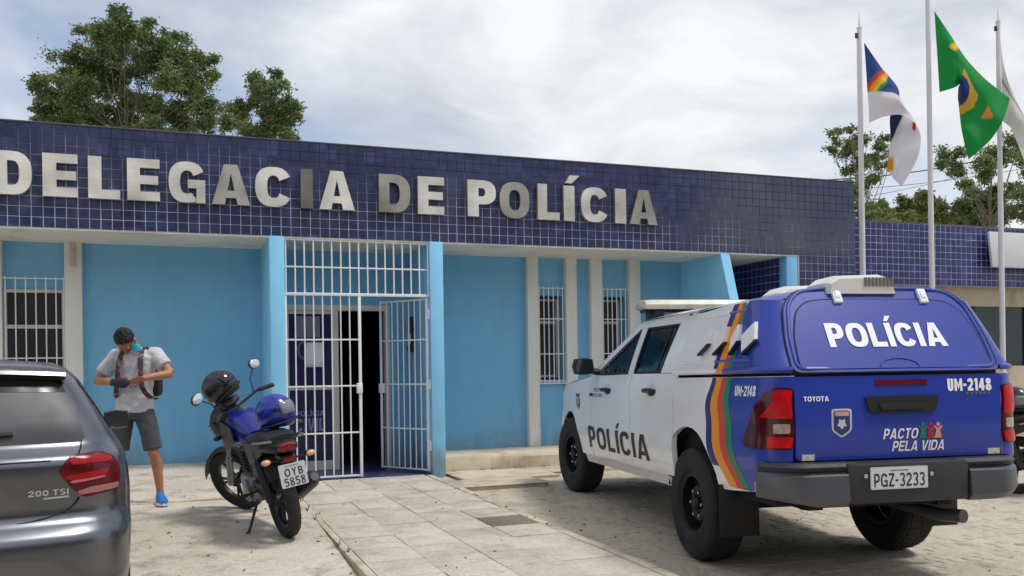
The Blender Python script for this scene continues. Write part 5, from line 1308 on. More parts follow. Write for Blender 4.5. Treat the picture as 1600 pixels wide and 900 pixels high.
    O_(B().lathe([(.038, 0), (.038, .014), (.03, .018)], 14, M=Matrix.Translation((0, .73, .970))), 'tank_cap', M_ALLOY, tk)
    for sg in (-1, 1):
        O_(B().loft([[(sg*.165, .55, .72), (sg*.175, .55, .86), (sg*.155, .55, .80)], [(sg*.185, .78, .64), (sg*.19, .80, .90), (sg*.15, .78, .80)], [(sg*.155, 1.0, .68), (sg*.165, 1.02, .84), (sg*.13, 1.0, .78)]]), 'shroud', M_BLACKPL, tk)
        B_ = O_(B().loft([[(sg*.10, .42, .56), (sg*.125, .42, .72), (sg*.08, .42, .64)], [(sg*.14, .20, .58), (sg*.15, .20, .76), (sg*.1, .2, .66)], [(sg*.12, -.10, .70), (sg*.12, -.12, .80), (sg*.08, -.1, .75)]]), 'side_cover', M_BLACKPL)
        O_(B().tube([(sg*.145, -.02, .765), (sg*.175, -.12, .80), (sg*.165, -.28, .815), (sg*.10, -.36, .82)], .011, 8), 'grab_rail', M_ALLOY)
        O_(B().tube([(sg*.10, -.02, .31), (sg*.12, .07, .62)], [.03, .03], 10).tube([(sg*.12, .07, .62), (sg*.12, .11, .72)], .018, 8), 'shock_absorber', M_ENGINE)
        O_(B().tube([(sg*.085, .0, .305), (sg*.08, .42, .36)], [.022, .028], 8), 'swing_arm', M_ENGINE)
        O_(B().tube([(sg*.06, .30, .36), (sg*.19, .30, .34)], .011, 6).ell((sg*.22, .30, .34), (.05, .025, .016), 8, 6), 'footrest', M_BLACKRUB)
        ind = B().tube([(sg*.05, -.34, .665), (sg*.13, -.36, .675)], .008, 6).ell((sg*.165, -.365, .68), (.042, .03, .026), 12, 8)
        io = O_(ind, 'indicator', M_BLACKPL); O_(B().ell((sg*.168, -.378, .68), (.036, .024, .022), 12, 8), 'indicator_lens', M_AMBER, io)
    O_(B().loft([sec(-.30, .10, .80, .845), sec(-.20, .125, .785, .865), (sec(.02, .135, .765, .86)), sec(.10, .135, .745, .825), sec(.30, .13, .735, .80), sec(.45, .09, .74, .80)]), 'seat', M_VINYL)
    tl_ = O_(B().loft([sec(-.05, .13, .69, .78), sec(-.20, .125, .70, .80), sec(-.33, .10, .71, .81), sec(-.41, .07, .73, .80)]), 'tail_cowl', M_BLACKPL)
    O_(B().loft([sec(-.375, .075, .722, .802), sec(-.425, .07, .73, .80), sec(-.44, .045, .745, .79)]), 'tail_lamp', M_REDDARK, tl_)
    O_(B().box(-.05, .05, -.425, -.40, .655, .69, .008), 'reflector', M_REDDARK, tl_)
    O_(B().loft([[(-.06, -.25, .70), (.06, -.25, .70), (.06, -.25, .68), (-.06, -.25, .68)], [(-.055, -.36, .70), (.055, -.36, .70), (.055, -.37, .66), (-.055, -.37, .66)], [(-.05, -.42, .60), (.05, -.42, .60), (.05, -.405, .60), (-.05, -.405, .60)], [(-.045, -.44, .50), (.045, -.44, .50), (.045, -.43, .50), (-.045, -.43, .50)]]), 'rear_mudguard', M_BLACKPL)
    fp = lambda x, z, c: Vector((x, -.428-c+.12*(z-.56), z))
    if plate:
        PL = O_(panel(roundpoly([(-.1, .475), (-.1, .645), (.1, .645), (.1, .475)], .01), fp, 0, .005, 1, 1), 'licence_plate', M_PLATE)
        O_(print_word('OYB', -.062, .075, .555, .612, fp, .007, t=.17, h=.15, gap=.3), 'lettering', M_PRINTK, PL, 0)
        O_(print_word('5858', -.075, .08, .485, .543, fp, .007, t=.17, h=.15, gap=.2), 'lettering', M_PRINTK, PL, 0)
        O_(panel([(-.05, .626), (-.05, .632), (.05, .632), (.05, .626)], fp, .005, .0065, 1, 1), 'print_line', MATS['faded_print'], PL)
    # engine, exhaust, frame, stand
    en = O_(B().box(-.13, .13, .36, .74, .24, .46, .04).lathe([(.09, 0), (.095, .02), (.08, .03), (.02, .035)], 18, M=Matrix.Translation((-.13, .48, .34)) @ Matrix.Rotation(-math.pi/2, 4, 'Y')).lathe([(.09, 0), (.095, .02), (.08, .03), (.02, .035)], 18, M=Matrix.Translation((.13, .48, .34)) @ Matrix.Rotation(math.pi/2, 4, 'Y')), 'engine', M_ALLOY)
    cy_ = B()
    for k in range(7): cy_.box(-.085, .085, .66+k*.018-.07, .66+k*.018+.085, .44+k*.026, .452+k*.026, .004)
    cy_.box(-.06, .06, .62, .74, .42, .64, .01)
    O_(cy_, 'cylinder', M_ENGINE, en)
    O_(B().tube([(.05, .82, .52), (.07, .90, .40), (.09, .82, .24), (.10, .55, .20), (.13, .30, .24)], .02, 10), 'exhaust_pipe', M_ALLOY)
    mf = O_(B().tube([(.13, .30, .25), (.17, .12, .30), (.19, -.20, .44), (.195, -.27, .47)], [.028, .06, .066, .05], 14), 'silencer', M_BLACKPL)
    O_(B().tube([(.194, -.262, .466), (.197, -.285, .476)], [.035, .033], 14), 'silencer_tip', M_BUMPER, mf)
    O_(B().tube([(0, .95, .84), (0, .88, .55), (0, .75, .30)], .024, 8).tube([(0, .95, .88), (0, .50, .70), (0, .10, .66), (0, -.2, .72)], .022, 8).tube([(-.08, .45, .66), (-.09, .40, .32)], .018, 8).tube([(.08, .45, .66), (.09, .40, .32)], .018, 8), 'frame', M_BLACKPL)
    O_(B().box(-.115, -.085, -.02, .42, .36, .43, .01), 'chain_guard', M_BLACKPL)
    O_(B().tube([(-.10, .38, .26), (-.225, .30, .055), (-.25, .29, .038)], [.012, .011, .014], 8), 'side_stand', M_BLACKPL)
    O_(B().box(-.1, .1, .02, .40, .44, .66, .03), 'air_box', M_BLACKPL)
    return MB
BIKE_ROT = (math.radians(2), math.radians(-10), math.radians(9.9))
BK = motorcycle('motorcycle', (0.79, 7.064, 0.122), BIKE_ROT, 0.985, M_BKBLUE, 'blue and black motorcycle leaning on its side stand before the entrance')
def helmet(name, M, shell, vis, label, red=False):
    H_ = empty(name, M.translation, M.to_euler(), label, 'helmet')
    n, m = 24, 16
    b = B(); rings = []
    for j in range(m+1):
        t = math.pi*(0.02+0.80*j/m)
        z = .135*math.cos(t); rr = math.sin(t)
        ring = []
        for k in range(n):
            a = 2*math.pi*k/n; ca, sa = math.cos(a), math.sin(a)
            chin = 0.03*max(0, sa)**2*max(0, -math.cos(t))
            ring.append((.118*rr*ca, .145*rr*sa+chin, z-.02*max(0, sa)*max(0, -math.cos(t))))
        rings.append(ring)
    b.loft(rings, True); o = b.obj('shell', shell, H_, smooth=50)
    v = B()
    v.loft([[(.123*math.sin(t)*math.cos(a)*1.005, .151*math.sin(t)*math.sin(a)*1.005+.004, .135*math.cos(t)) for a in [math.radians(25+130*k/14) for k in range(15)]] for t in [math.radians(62+43*q/6) for q in range(7)]], False, False)
    vo = v.obj('visor', vis, H_); sv = vo.modifiers.new('t', 'SOLIDIFY'); sv.thickness = .003
    B().tube([(.112*math.cos(a), .138*math.sin(a)+.005, -.088) for a in [2*math.pi*k/24 for k in range(25)]], .011, 6).obj('rim_trim', M_BLACKRUB, H_)
    B().ell((0, 0.0, -.075), (.095, .115, .05), 16, 8).obj('padding', mat('helmet_padding', lin(24, 24, 26), .9), H_)
    for sg in (-1, 1): B().lathe([(.018, 0), (.018, .008), (.005, .01)], 12, M=Matrix.Translation((sg*.112, .03, .02)) @ Matrix.Rotation(sg*math.pi/2, 4, 'Y')).obj('visor_pivot', M_BLACKPL, H_)
    B().loft([[(-.05, -.132, -.045), (-.05, -.14, -.015)], [(0, -.147, -.045), (0, -.153, -.015)], [(.05, -.132, -.045), (.05, -.14, -.015)]], False, False).obj('decal', M_PRINTW, H_)
    return H_
MBW = Matrix.Translation((0.79, 7.064, 0.122)) @ (Matrix.Rotation(BIKE_ROT[2], 4, 'Z') @ Matrix.Rotation(BIKE_ROT[1], 4, 'Y') @ Matrix.Rotation(BIKE_ROT[0], 4, 'X'))
helmet('motorcycle_helmet', MBW @ Matrix.Translation((0.055, -.02, .975)) @ Matrix.Rotation(math.radians(-115), 4, 'Z') @ Matrix.Rotation(math.radians(8), 4, 'X'), mat('helmet_blue', lin(18, 40, 150), .25, var=.05, coat=.5), mat('visor_smoke', lin(120, 126, 134), .08, var=.1, coat=.6), 'blue and black full face helmet resting on the motorcycle seat')
helmet('motorcycle_helmet', MBW @ Matrix.Translation((-.115, .92, 1.155)) @ Matrix.Rotation(math.radians(-112), 4, 'Z') @ Matrix.Rotation(math.radians(38), 4, 'X'), mat('helmet_black', lin(30, 30, 34), .3, var=.05, coat=.4), mat('visor_black', lin(24, 24, 28), .06, coat=.6), 'black helmet hung over the motorcycle handlebar')
BK2 = motorcycle('motorcycle', (8.14, 6.85, zr(6.8)), (0, math.radians(-9), math.radians(38)), 1.0, mat('bike_black_paint', lin(26, 27, 30), .25, coat=.7), 'black motorcycle cut off at the right edge, beyond the pickup')

helmet('motorcycle_helmet', Matrix.Translation((8.125, 6.865, zr(6.8))) @ Matrix.Rotation(math.radians(38), 4, 'Z') @ Matrix.Rotation(math.radians(-9), 4, 'Y') @ Matrix.Translation((.03, .0, .985)) @ Matrix.Rotation(math.radians(150), 4, 'Z'), MATS['helmet_black'], MATS['visor_smoke'], 'black helmet on the motorcycle at the right edge of the picture')
# ------------------------------------------------------------------ unseen building added behind the viewpoint to darken car reflections
OP = empty('reflection_blocker', (0, -13, 0), label='long plain unseen building added behind the viewpoint to darken reflections', cat='building')
B().box(-26, 26, -15, -12, -.05, 6.6).obj('wall', mat('reflection_blocker_paint', lin(80, 78, 74), .8, var=.1, scale=1, dirt=lin(84, 78, 66), dscale=.6), OP, True)
B().box(-26.3, 26.3, -15.2, -11.6, 6.6, 6.85).obj('roof', M_CONC, OP, True)
for i in range(11):
    x = -24+i*4.6
    w = B().box(x, x+1.8, -12.0, -11.96, 1.0, 2.5).obj('window', M_FRM, OP, True)
    B().box(x+.06, x+1.74, -11.965, -11.95, 1.06, 2.44).obj('pane', M_GLASSD, w, True)
# ------------------------------------------------------------------ person
M_SKIN = mat('skin', lin(168, 116, 88), 0.5, var=0.08, scale=9)
M_SHIRT = mat('grey_shirt_cloth', lin(196, 197, 200), 0.9, var=0.07, scale=7, bump=0.5, bscale=16, dirt=lin(166, 166, 170), dscale=5, dlo=.5, dhi=.8)
M_SHORTS = mat('charcoal_shorts_cloth', lin(74, 75, 78), 0.9, var=0.1, scale=12, bump=0.5, bscale=18)
PZ = 0.193
PER = empty('person', (-0.335, 8.955, PZ), (0, 0, math.radians(-20.5)), label='person in grey t-shirt and dark shorts looking down at gloved hands beside the hatchback', cat='person')
def remesh(o, v, smooth=6):
    r = o.modifiers.new('skin', 'REMESH'); r.mode = 'VOXEL'; r.voxel_size = v; r.use_smooth_shade = True
    s = o.modifiers.new('soft', 'SMOOTH'); s.iterations = smooth; s.factor = 0.5
    return o
def ringz(c, rx, ry, n=20, p=2.3):
    return [(c[0]+rx*math.copysign(abs(math.cos(t))**(2/p), math.cos(t)), c[1]+ry*math.copysign(abs(math.sin(t))**(2/p), math.sin(t)), c[2]) for t in [2*math.pi*k/n for k in range(n)]]
HM = Matrix.Translation((-.07, -.10, 1.495)) @ Matrix.Rotation(math.radians(66), 4, 'X') @ Matrix.Rotation(math.radians(5), 4, 'Z')
SH = {-1: (-.195, .01, 1.365), 1: (.15, .01, 1.375)}; EL = {-1: (-.355, -.06, 1.14), 1: (.315, -.04, 1.195)}; WR = {-1: (-.105, -.255, 1.12), 1: (.13, -.235, 1.155)}
def fingers(b, root, d, side, up, curl, r=.0085, L=(.068, .078, .072, .058)):
    """four fingers from a palm: d = pointing, side = across the knuckles, up = back of the hand"""
    d, side, up = Vector(d).normalized(), Vector(side).normalized(), Vector(up).normalized()
    for i in range(4):
        p = Vector(root)+side*(.0205*(i-1.5)); pts = [p-d*.03, p]; a = 0.15
        for k, f in enumerate((.45, .32, .23)):
            a += curl*(0.55 if k == 0 else 0.8)
            p = p+(d*math.cos(a)-up*math.sin(a))*L[i]*f; pts.append(p)
        b.tube(pts, [r*1.15, r*1.1, r, r*.95, r*.75], 8)
def hand(b, wrist, d, side, up, curl, r=.0085):
    d, side, up = Vector(d).normalized(), Vector(side).normalized(), Vector(up).normalized(); w = Vector(wrist)
    pal = [w, w+d*.03, w+d*.065, w+d*.09]
    for p, q in zip(pal, pal[1:]): pass
    rings = []
    for p, wd, th_ in zip(pal, (.026, .037, .043, .040), (.02, .019, .016, .012)):
        rings.append([p+side*wd*math.cos(t)+up*th_*math.sin(t) for t in [2*math.pi*k/12 for k in range(12)]])
    b.loft(rings)
    fingers(b, w+d*.088, d, side, up, curl, r)
    t0 = w+d*.025-side*.028
    b.tube([t0, t0+d*.025-side*.022-up*.006, t0+d*.052-side*.028-up*.014, t0+d*.074-side*.022-up*.02], [r*1.4, r*1.25, r*1.1, r*.8], 8)
bd = B()
bd.loft([ringz((-.05, .01, .82), .14, .10), ringz((-.05, .01, .92), .14, .10), ringz((-.04, .005, 1.02), .13, .09), ringz((-.03, 0, 1.15), .138, .095), ringz((-.02, 0, 1.27), .155, .10), ringz((-.015, .005, 1.35), .165, .095), ringz((-.015, .01, 1.41), .10, .07), ringz((-.02, .0, 1.44), .058, .055)])
bd.tube([(-.018, .005, 1.40), (-.035, -.03, 1.46), (-.05, -.06, 1.51)], [.062, .053, .052], 14)
bd.ell((0, 0, .02), (.076, .093, .105), 20, 14, M=HM); bd.ell((0, -.045, -.055), (.052, .05, .055), 16, 10, M=HM)
bd.tube([HM @ Vector(p) for p in ((0, -.088, .025), (0, -.103, -.005), (0, -.112, -.02), (0, -.092, -.03))], [.009, .012, .015, .010], 8)
bd.tube([HM @ Vector(p) for p in ((-.022, -.092, -.058), (0, -.098, -.057), (.022, -.092, -.058))], [.006, .008, .006], 8)
for sg in (-1, 1):
    bd.ell((sg*.078, .01, -.005), (.012, .02, .03), 10, 8, M=HM)
    bd.ell((sg*.03, -.088, .03), (.024, .012, .008), 10, 6, M=HM)
    bd.tube([SH[sg], tuple((a+b)/2 for a, b in zip(SH[sg], EL[sg])), EL[sg]], [.052, .046, .039], 14)
    bd.tube([EL[sg], tuple(a+(b-a)*.4 for a, b in zip(EL[sg], WR[sg])), WR[sg]], [.041, .040, .026], 14)
LEG = {1: [(.035, .01, .84), (.09, -.01, .66), (.135, -.025, .47), (.15, .02, .34), (.17, .035, .10)], -1: [(-.135, .01, .84), (-.16, -.01, .66), (-.185, -.02, .47), (-.20, .02, .34), (-.215, .035, .10)]}
for sg in (-1, 1):
    bd.tube(LEG[sg], [.08, .068, .05, .047, .032], 16)
    bd.ell((LEG[sg][2][0], LEG[sg][2][1]-.012, .47), (.05, .05, .06), 12, 8); bd.ell((LEG[sg][3][0], LEG[sg][3][1]+.02, .33), (.05, .05, .10), 12, 8)
    a = Vector(LEG[sg][4]); t = Vector((sg*.05, -.16, 0)); bd.tube([a, a+Vector((0, 0, -.05)), a+t*.5+Vector((0, 0, -.065)), a+t+Vector((0, 0, -.072))], [.036, .038, .034, .022], 10)
# bare hand pulling at the glove, gloved hand held flat
hand(bd, WR[1], (-.95, -.12, -.25), (.1, -.75, .6), (-.2, -.55, .8), .75)
hand(bd, WR[-1], (.97, -.12, .06), (0, -.45, -.9), (-.05, -.9, .42), .35)
body_o = remesh(bd.obj('body', M_SKIN, PER), .0062, 3)
gb = B(); hand(gb, Vector(WR[-1])-Vector((.02, -.015, 0)), (.97, -.12, .06), (0, -.45, -.9), (-.05, -.9, .42), .35, .0125)
gb.tube([Vector(WR[-1])+Vector((-.05, .05, .003)), Vector(WR[-1])+Vector((.01, -.005, 0))], [.036, .033], 12)
gb.ell(tuple(Vector(WR[-1])+Vector((.065, -.01, .0))), (.075, .032, .05), 14, 10)
remesh(gb.obj('glove', mat('black_glove', lin(38, 38, 42), .7, var=.15, bump=.3, bscale=60), PER), .0055, 3)
# clothes
sb = B()
sb.loft([ringz((-.045, .005, .845), .178, .125), ringz((-.045, .005, .90), .175, .122), ringz((-.04, .0, 1.02), .160, .115), ringz((-.03, -.005, 1.15), .160, .115), ringz((-.022, -.005, 1.27), .176, .12), ringz((-.015, .0, 1.35), .188, .118), ringz((-.015, .005, 1.41), .115, .088), ringz((-.02, .0, 1.435), .075, .072)])
for sg in (-1, 1):
    e = tuple(a+(b-a)*(.72 if sg < 0 else .62) for a, b in zip(SH[sg], EL[sg]))
    sb.tube([tuple(s_*0.72 if i == 0 else s_ for i, s_ in enumerate(SH[sg])), SH[sg], tuple((a+b)/2 for a, b in zip(SH[sg], e)), e], [.075, .078, .074, .073], 16)
sh_o = remesh(sb.obj('t_shirt', M_SHIRT, PER), .0095, 4)
dt = bpy.data.textures.new('folds', 'CLOUDS'); dt.noise_scale = .09; dt.noise_depth = 3
dm = sh_o.modifiers.new('folds', 'DISPLACE'); dm.texture = dt; dm.strength = .028; dm.mid_level = .5; dm.texture_coords = 'LOCAL'
hs = B()
hs.loft([ringz((-.05, .01, .93), .15, .11), ringz((-.05, .01, .86), .162, .118), ringz((-.05, .01, .78), .168, .118)])
for sg in (-1, 1):
    L_ = LEG[sg]; hs.tube([(L_[0][0], .01, .85), (L_[1][0], -.005, .68), (L_[2][0]-sg*.005, -.015, .50)], [(.092, .11), (.086, .098), (.082, .092)], 18)
so = remesh(hs.obj('shorts', M_SHORTS, PER), .0095, 4)
dm = so.modifiers.new('folds', 'DISPLACE'); dm.texture = dt; dm.strength = .02; dm.texture_coords = 'LOCAL'
hr = B()
hr.ell((0, .014, .045), (.083, .094, .098), 44, 30, M=HM)
for v in hr.bm.verts:
    q = HM.inverted() @ v.co
    if q.z < .03 and q.y < .0: q.z = .03+(q.z-.03)*.15
    q += Vector((random.uniform(-.006, .006), random.uniform(-.006, .006), random.uniform(-.006, .006))); v.co = HM @ q
hr.obj('hair', mat('black_hair', lin(26, 22, 20), .6, var=.3, scale=60, bump=.6, bscale=120), PER)
mk = B()
mk.loft([[HM @ Vector((.062*math.cos(a)*s, -.012-.085*math.sin(a)*s, z)) for a in [math.radians(-10+200*k/14) for k in range(15)]] for z, s in ((-.07, 1.05), (-.095, 1.12), (-.12, 1.0), (-.135, .7))], False, False)
mk.loft([ringz((.035+dx, -.125, 1.435+z), w, .025, 12) for dx, z, w in ((.0, -.045, .012), (.0, -.03, .035), (-.002, 0, .045), (-.008, .025, .04), (-.012, .035, .02))])
mo_ = mk.obj('face_mask', mat('turquoise_cloth', lin(56, 178, 200), .85, var=.08), PER); sv = mo_.modifiers.new('t', 'SOLIDIFY'); sv.thickness = .004
for sg in (-1, 1):
    x0 = -.025+sg*.085
    st = B(); pts = [(x0-sg*.01, .13, 1.36), (x0-sg*.005, .06, 1.44), (x0, -.06, 1.415), (x0+sg*.012, -.128, 1.32), (x0+sg*.02, -.148, 1.20), (x0+sg*.035, -.14, 1.06), (x0+sg*.07, -.06, .98), (x0+sg*.06, .10, .96)]
    pts = smoothline(pts, 5); st.tube(pts, [(.024, .007)]*len(pts), 8)
    so_ = st.obj('backpack_strap', mat('strap_print', lin(64, 42, 52), .8, var=.5, scale=26, dirt=lin(150, 120, 128), dscale=22, dlo=.5, dhi=.6), PER)
    shb = B(); a = Vector(LEG[sg][4]); f = Vector((sg*.09 if sg > 0 else -.05, -.17, 0))
    def fr(t, w, h, base=.022): 
        c = a+f*t; s_ = Vector((f.y, -f.x, 0)).normalized()
        return [Vector((c.x, c.y, 0))+s_*w*math.cos(k*2*math.pi/14)+Vector((0, 0, base+h*max(0, math.sin(k*2*math.pi/14)))) for k in range(14)]
    shb.loft([fr(-.30, .030, .06), fr(-.22, .038, .095), fr(.0, .043, .10), fr(.3, .046, .075), fr(.75, .052, .058), fr(1.08, .046, .045), fr(1.3, .026, .024)])
    sho = shb.obj('shoe', mat('blue_shoe', lin(20, 120, 190), .6, var=.2, scale=20), PER)
    s2 = B(); s2.loft([[Vector((p.x, p.y, 0)) for p in fr(t, w, 0)]+[] for t, w in ((-.32, .032),)] and [[Vector((q.x, q.y, z)) for q in ring] for z in (0, .024) for ring in [[a+f*t_+Vector((f.y, -f.x, 0)).normalized()*w_ for t_, w_ in ((-.33, .0), (-.25, .036), (.0, .044), (.35, .048), (.75, .054), (1.15, .044), (1.36, .0), (1.15, -.044), (.75, -.054), (.35, -.048), (0, -.044), (-.25, -.036))]]])
    s2.obj('sole', mat('white_sole', lin(220, 222, 226), .6, var=.05), sho)
B().box(-.17, .14, .13, .26, .98, 1.40, .05).obj('backpack', mat('backpack_cloth', lin(44, 40, 46), .85, var=.2), PER)

# ------------------------------------------------------------------ flagpoles, flags
M_POLE = mat('pole_enamel', lin(214, 214, 218), 0.4, var=0.06, scale=3)
FPX = ((9.703, 6.42, 'beside the fascia corner'), (11.05, 7.35, 'tallest one, in the middle'), (12.512, 6.86, 'farthest right'))
for x, h, w in FPX:
    FP = empty('flagpole', (x, 10.8, 0.1), label='white flagpole %s' % {'beside the fascia corner': 'nearest the fascia corner, carrying the blue and white flag', 'tallest one, in the middle': 'in the middle of three, tallest, with the green flag', 'farthest right': 'at the far right, with the pale drooping flag'}[w], cat='flagpole', group='flagpoles before the annex')
    B().tube([(0, 0, 0), (0, 0, 2.5), (0, 0, h-.1)], [.044, .043, .034], 14).obj('pole', M_POLE, FP)
    B().lathe([(.036, h-.1), (.04, h-.07), (.012, h-.05), (.008, h+.06), (.0015, h+.17)], 12).obj('finial', M_POLE, FP)
    B().lathe([(.16, 0), (.16, .10), (.09, .12), (.06, .25), (.05, .25)], 16).obj('base', M_CONC, FP)
    pb = B(); pb.box(-.075, -.035, -.015, .015, h-.24, h-.16, .006); pb.obj('pulley', M_ENGINE, FP)
    B().tube([(-.058, -.01, h-.2), (-.065, -.015, h*.5), (-.05, -.01, 1.2)], .0035, 5).obj('halyard', mat('rope', lin(190, 190, 190), .9), FP)
def flag(name, D, grid, col, label, nu=72, nv=48):
    """grid rows along the fly; each entry (x, y, depth) surveyed, smoothed into cloth"""
    U = [g[0] for g in grid]
    def cr(p, t):
        L = len(p)-1; s = min(max(t*L, 0), L-1e-6); i = int(s); q = s-i
        a, b, c, d = p[max(i-1, 0)], p[i], p[i+1], p[min(i+2, L)]
        return tuple(0.5*((2*B_)+(-A_+C_)*q+(2*A_-5*B_+4*C_-D_)*q*q+(-A_+3*B_-3*C_+D_)*q**3) for A_, B_, C_, D_ in zip(a, b, c, d))
    def cu(vals, u):
        for i in range(len(U)-1):
            if u <= U[i+1]+1e-9:
                q = (u-U[i])/(U[i+1]-U[i]); a, b, c, d = vals[max(i-1, 0)], vals[i], vals[i+1], vals[min(i+2, len(U)-1)]
                return tuple(0.5*((2*B_)+(-A_+C_)*q+(2*A_-5*B_+4*C_-D_)*q*q+(-A_+3*B_-3*C_+D_)*q**3) for A_, B_, C_, D_ in zip(a, b, c, d))
        return vals[-1]
    vs = []; cols = []; top = at(*grid[0][1][0][:2], D)
    for i in range(nu+1):
        u = i/nu
        for j in range(nv+1):
            v = j/nv
            x, y, dp = cu([cr(g[1], v) for g in grid], u)
            dp += .05*math.sin(u*17+v*4)*u+.03*math.sin(v*13+u*6)*min(1, u*3)
            vs.append(at(x, y, D+dp)-top); cols.append(col(u, v, x, y))
    fs = [(i*(nv+1)+j, (i+1)*(nv+1)+j, (i+1)*(nv+1)+j+1, i*(nv+1)+j+1) for i in range(nu) for j in range(nv)]
    me = bpy.data.meshes.new(name); me.from_pydata(vs, [], fs)
    ca = me.color_attributes.new('print', 'FLOAT_COLOR', 'POINT')
    for k, c in enumerate(cols): ca.data[k].color = c
    for p in me.polygons: p.use_smooth = True
    m = bpy.data.materials.new(name+'_cloth'); m.use_nodes = True; t = m.node_tree; bs = t.nodes['Principled BSDF']; bs.inputs['Roughness'].default_value = .85
    at_ = N(t, 'ShaderNodeAttribute', attribute_name='print'); t.links.new(at_.outputs['Color'], bs.inputs['Base Color'])
    tl = N(t, 'ShaderNodeBsdfTranslucent'); t.links.new(at_.outputs['Color'], tl.inputs[0]); mx_ = N(t, 'ShaderNodeMixShader'); mx_.inputs[0].default_value = .3
    t.links.new(bs.outputs[0], mx_.inputs[1]); t.links.new(tl.outputs[0], mx_.inputs[2]); t.links.new(mx_.outputs[0], t.nodes['Material Output'].inputs[0])
    me.materials.append(m)
    o = link(name, me); o.location = top
    tag(o, label, 'flag', 'flags on the poles')
    return o
G_, Y_, BL_, WH_ = lin(20, 140, 62), lin(244, 196, 40), lin(28, 44, 110), lin(226, 228, 232)
def brazil(u, v, x, y):
    """what the twisted cloth shows: mostly green, a tip of the lozenge above, disc and lozenge edge on the lower fold"""
    if u < .34 and abs(x-1491)+abs((y-73)*1.25) < 8.5 and x+y*.5 < 1534: return Y_
    if u > .38 and v > .3:
        r = math.hypot(x-1492, (y-140)*.85)
        if r < 23: return BL_
        if r < 37 and y < 183 and (x-1494)*.62+(y-140) < 44: return lin(204, 168, 62)
    if u > .6 and y > 166 and y < 184 and abs(x-1543) < (y-164)*.5: return lin(216, 140, 70)
    return G_
def pernambuco(u, v, x, y):
    if u < .5 and v < .53:
        d = math.hypot(x-1398, (y-156)*.95)
        for r, c in ((48, lin(206, 66, 40)), (42, lin(240, 160, 50)), (37, lin(236, 206, 70)), (32, lin(60, 150, 90))):
            if r-6 < d <= r and x < 1386: return c
        return lin(44, 74, 136)
    if u > .55 and x+ (y-180)*.45 < 1411 and y < 222: return lin(36, 44, 84)
    if u > .7 and x < 1396 and 246 < y < 268: return lin(214, 150, 50)
    if u > .5 and abs(x-1428) < 3 and 191 < y < 204: return lin(190, 44, 50)
    return lin(222, 220, 226)
def pale(u, v, x, y):
    if .42 < v < .5 and u < .8: return lin(150, 154, 150)
    return lin(216, 216, 212)
D1, D2, D3 = 13.44, 13.92, 14.43
flag('state_flag', D1, [
    (0, [(1350, 66, 0), (1353, 105, 0), (1355, 140, 0), (1357, 165, 0), (1358, 192, 0)]),
    (.25, [(1376, 104, -.05), (1379, 124, -.10), (1380, 141, -.16), (1381, 160, -.14), (1383, 182, -.10)]),
    (.45, [(1405, 143, .10), (1404, 145, .02), (1404, 149, -.10), (1408, 165, -.12), (1413, 181, -.08)]),
    (.65, [(1391, 180, .25), (1402, 183, .22), (1413, 186, .16), (1428, 190, .02), (1437, 206, -.04)]),
    (.85, [(1391, 216, .22), (1398, 222, .18), (1407, 228, .10), (1421, 238, -.02), (1434, 246, -.06)]),
    (1, [(1386, 262, .15), (1391, 272, .12), (1397, 280, .06), (1403, 286, .0), (1409, 291, -.04)])], pernambuco, 'blue and white state flag with a rainbow, curling on the left pole')
flag('national_flag', D2, [
    (0, [(1460, 17, 0), (1462, 50, 0), (1464, 80, 0), (1466, 112, 0), (1468, 144, 0)]),
    (.2, [(1484, 53, -.05), (1488, 70, -.12), (1490, 88, -.16), (1491, 112, -.12), (1493, 136, -.05)]),
    (.4, [(1510, 92, .05), (1509, 106, -.08), (1504, 122, -.14), (1500, 134, .05), (1503, 128, .18)]),
    (.6, [(1536, 120, .10), (1527, 138, -.06), (1512, 156, -.02), (1498, 160, .12), (1497, 142, .26)]),
    (.8, [(1560, 140, .12), (1548, 166, -.08), (1534, 190, .06), (1515, 200, .0), (1502, 200, .14)]),
    (1, [(1578, 154, .10), (1568, 186, -.05), (1553, 212, .08), (1534, 232, -.02), (1513, 249, .06)])], brazil, 'green national flag with yellow lozenge, twisted on the middle pole')
flag('pale_flag', D3, [
    (0, [(1563, 62, 0), (1564, 95, 0), (1565, 130, 0), (1566, 160, 0), (1567, 190, 0)]),
    (.3, [(1568, 100, -.1), (1574, 125, -.12), (1578, 150, -.1), (1576, 175, -.02), (1574, 195, .05)]),
    (.6, [(1578, 140, .1), (1590, 160, .06), (1600, 185, -.08), (1590, 200, -.1), (1582, 205, .02)]),
    (1, [(1592, 175, .1), (1606, 200, .0), (1618, 225, -.1), (1612, 245, .05), (1600, 250, .12)])], pale, 'pale grey flag drooping from the pole at the far right')
# ------------------------------------------------------------------ overhead cables
M_CABLE = mat('cable_black', lin(44, 46, 50), .7, var=0)
for k, (pa, pb, sag, D, r) in enumerate((((1230, 282), (1720, 196), .55, 34, .022), ((1230, 300), (1720, 238), .35, 36, .012), ((1260, 322), (1720, 205), .4, 38, .010))):
    p, q = at(*pa, D), at(*pb, D+1); o_ = p
    pts = [p.lerp(q, i/24)-Vector((0, 0, sag*4*(i/24)*(1-i/24)))-o_ for i in range(25)]
    o = B().tube(pts, r, 6).obj('overhead_cable', M_CABLE); o.location = o_
    tag(o, ('thick black overhead cable crossing behind the flags', 'thin overhead wire running just below the thick cable', 'thin overhead wire rising steeply to the right behind the flags')[k], 'cable', 'overhead cables')
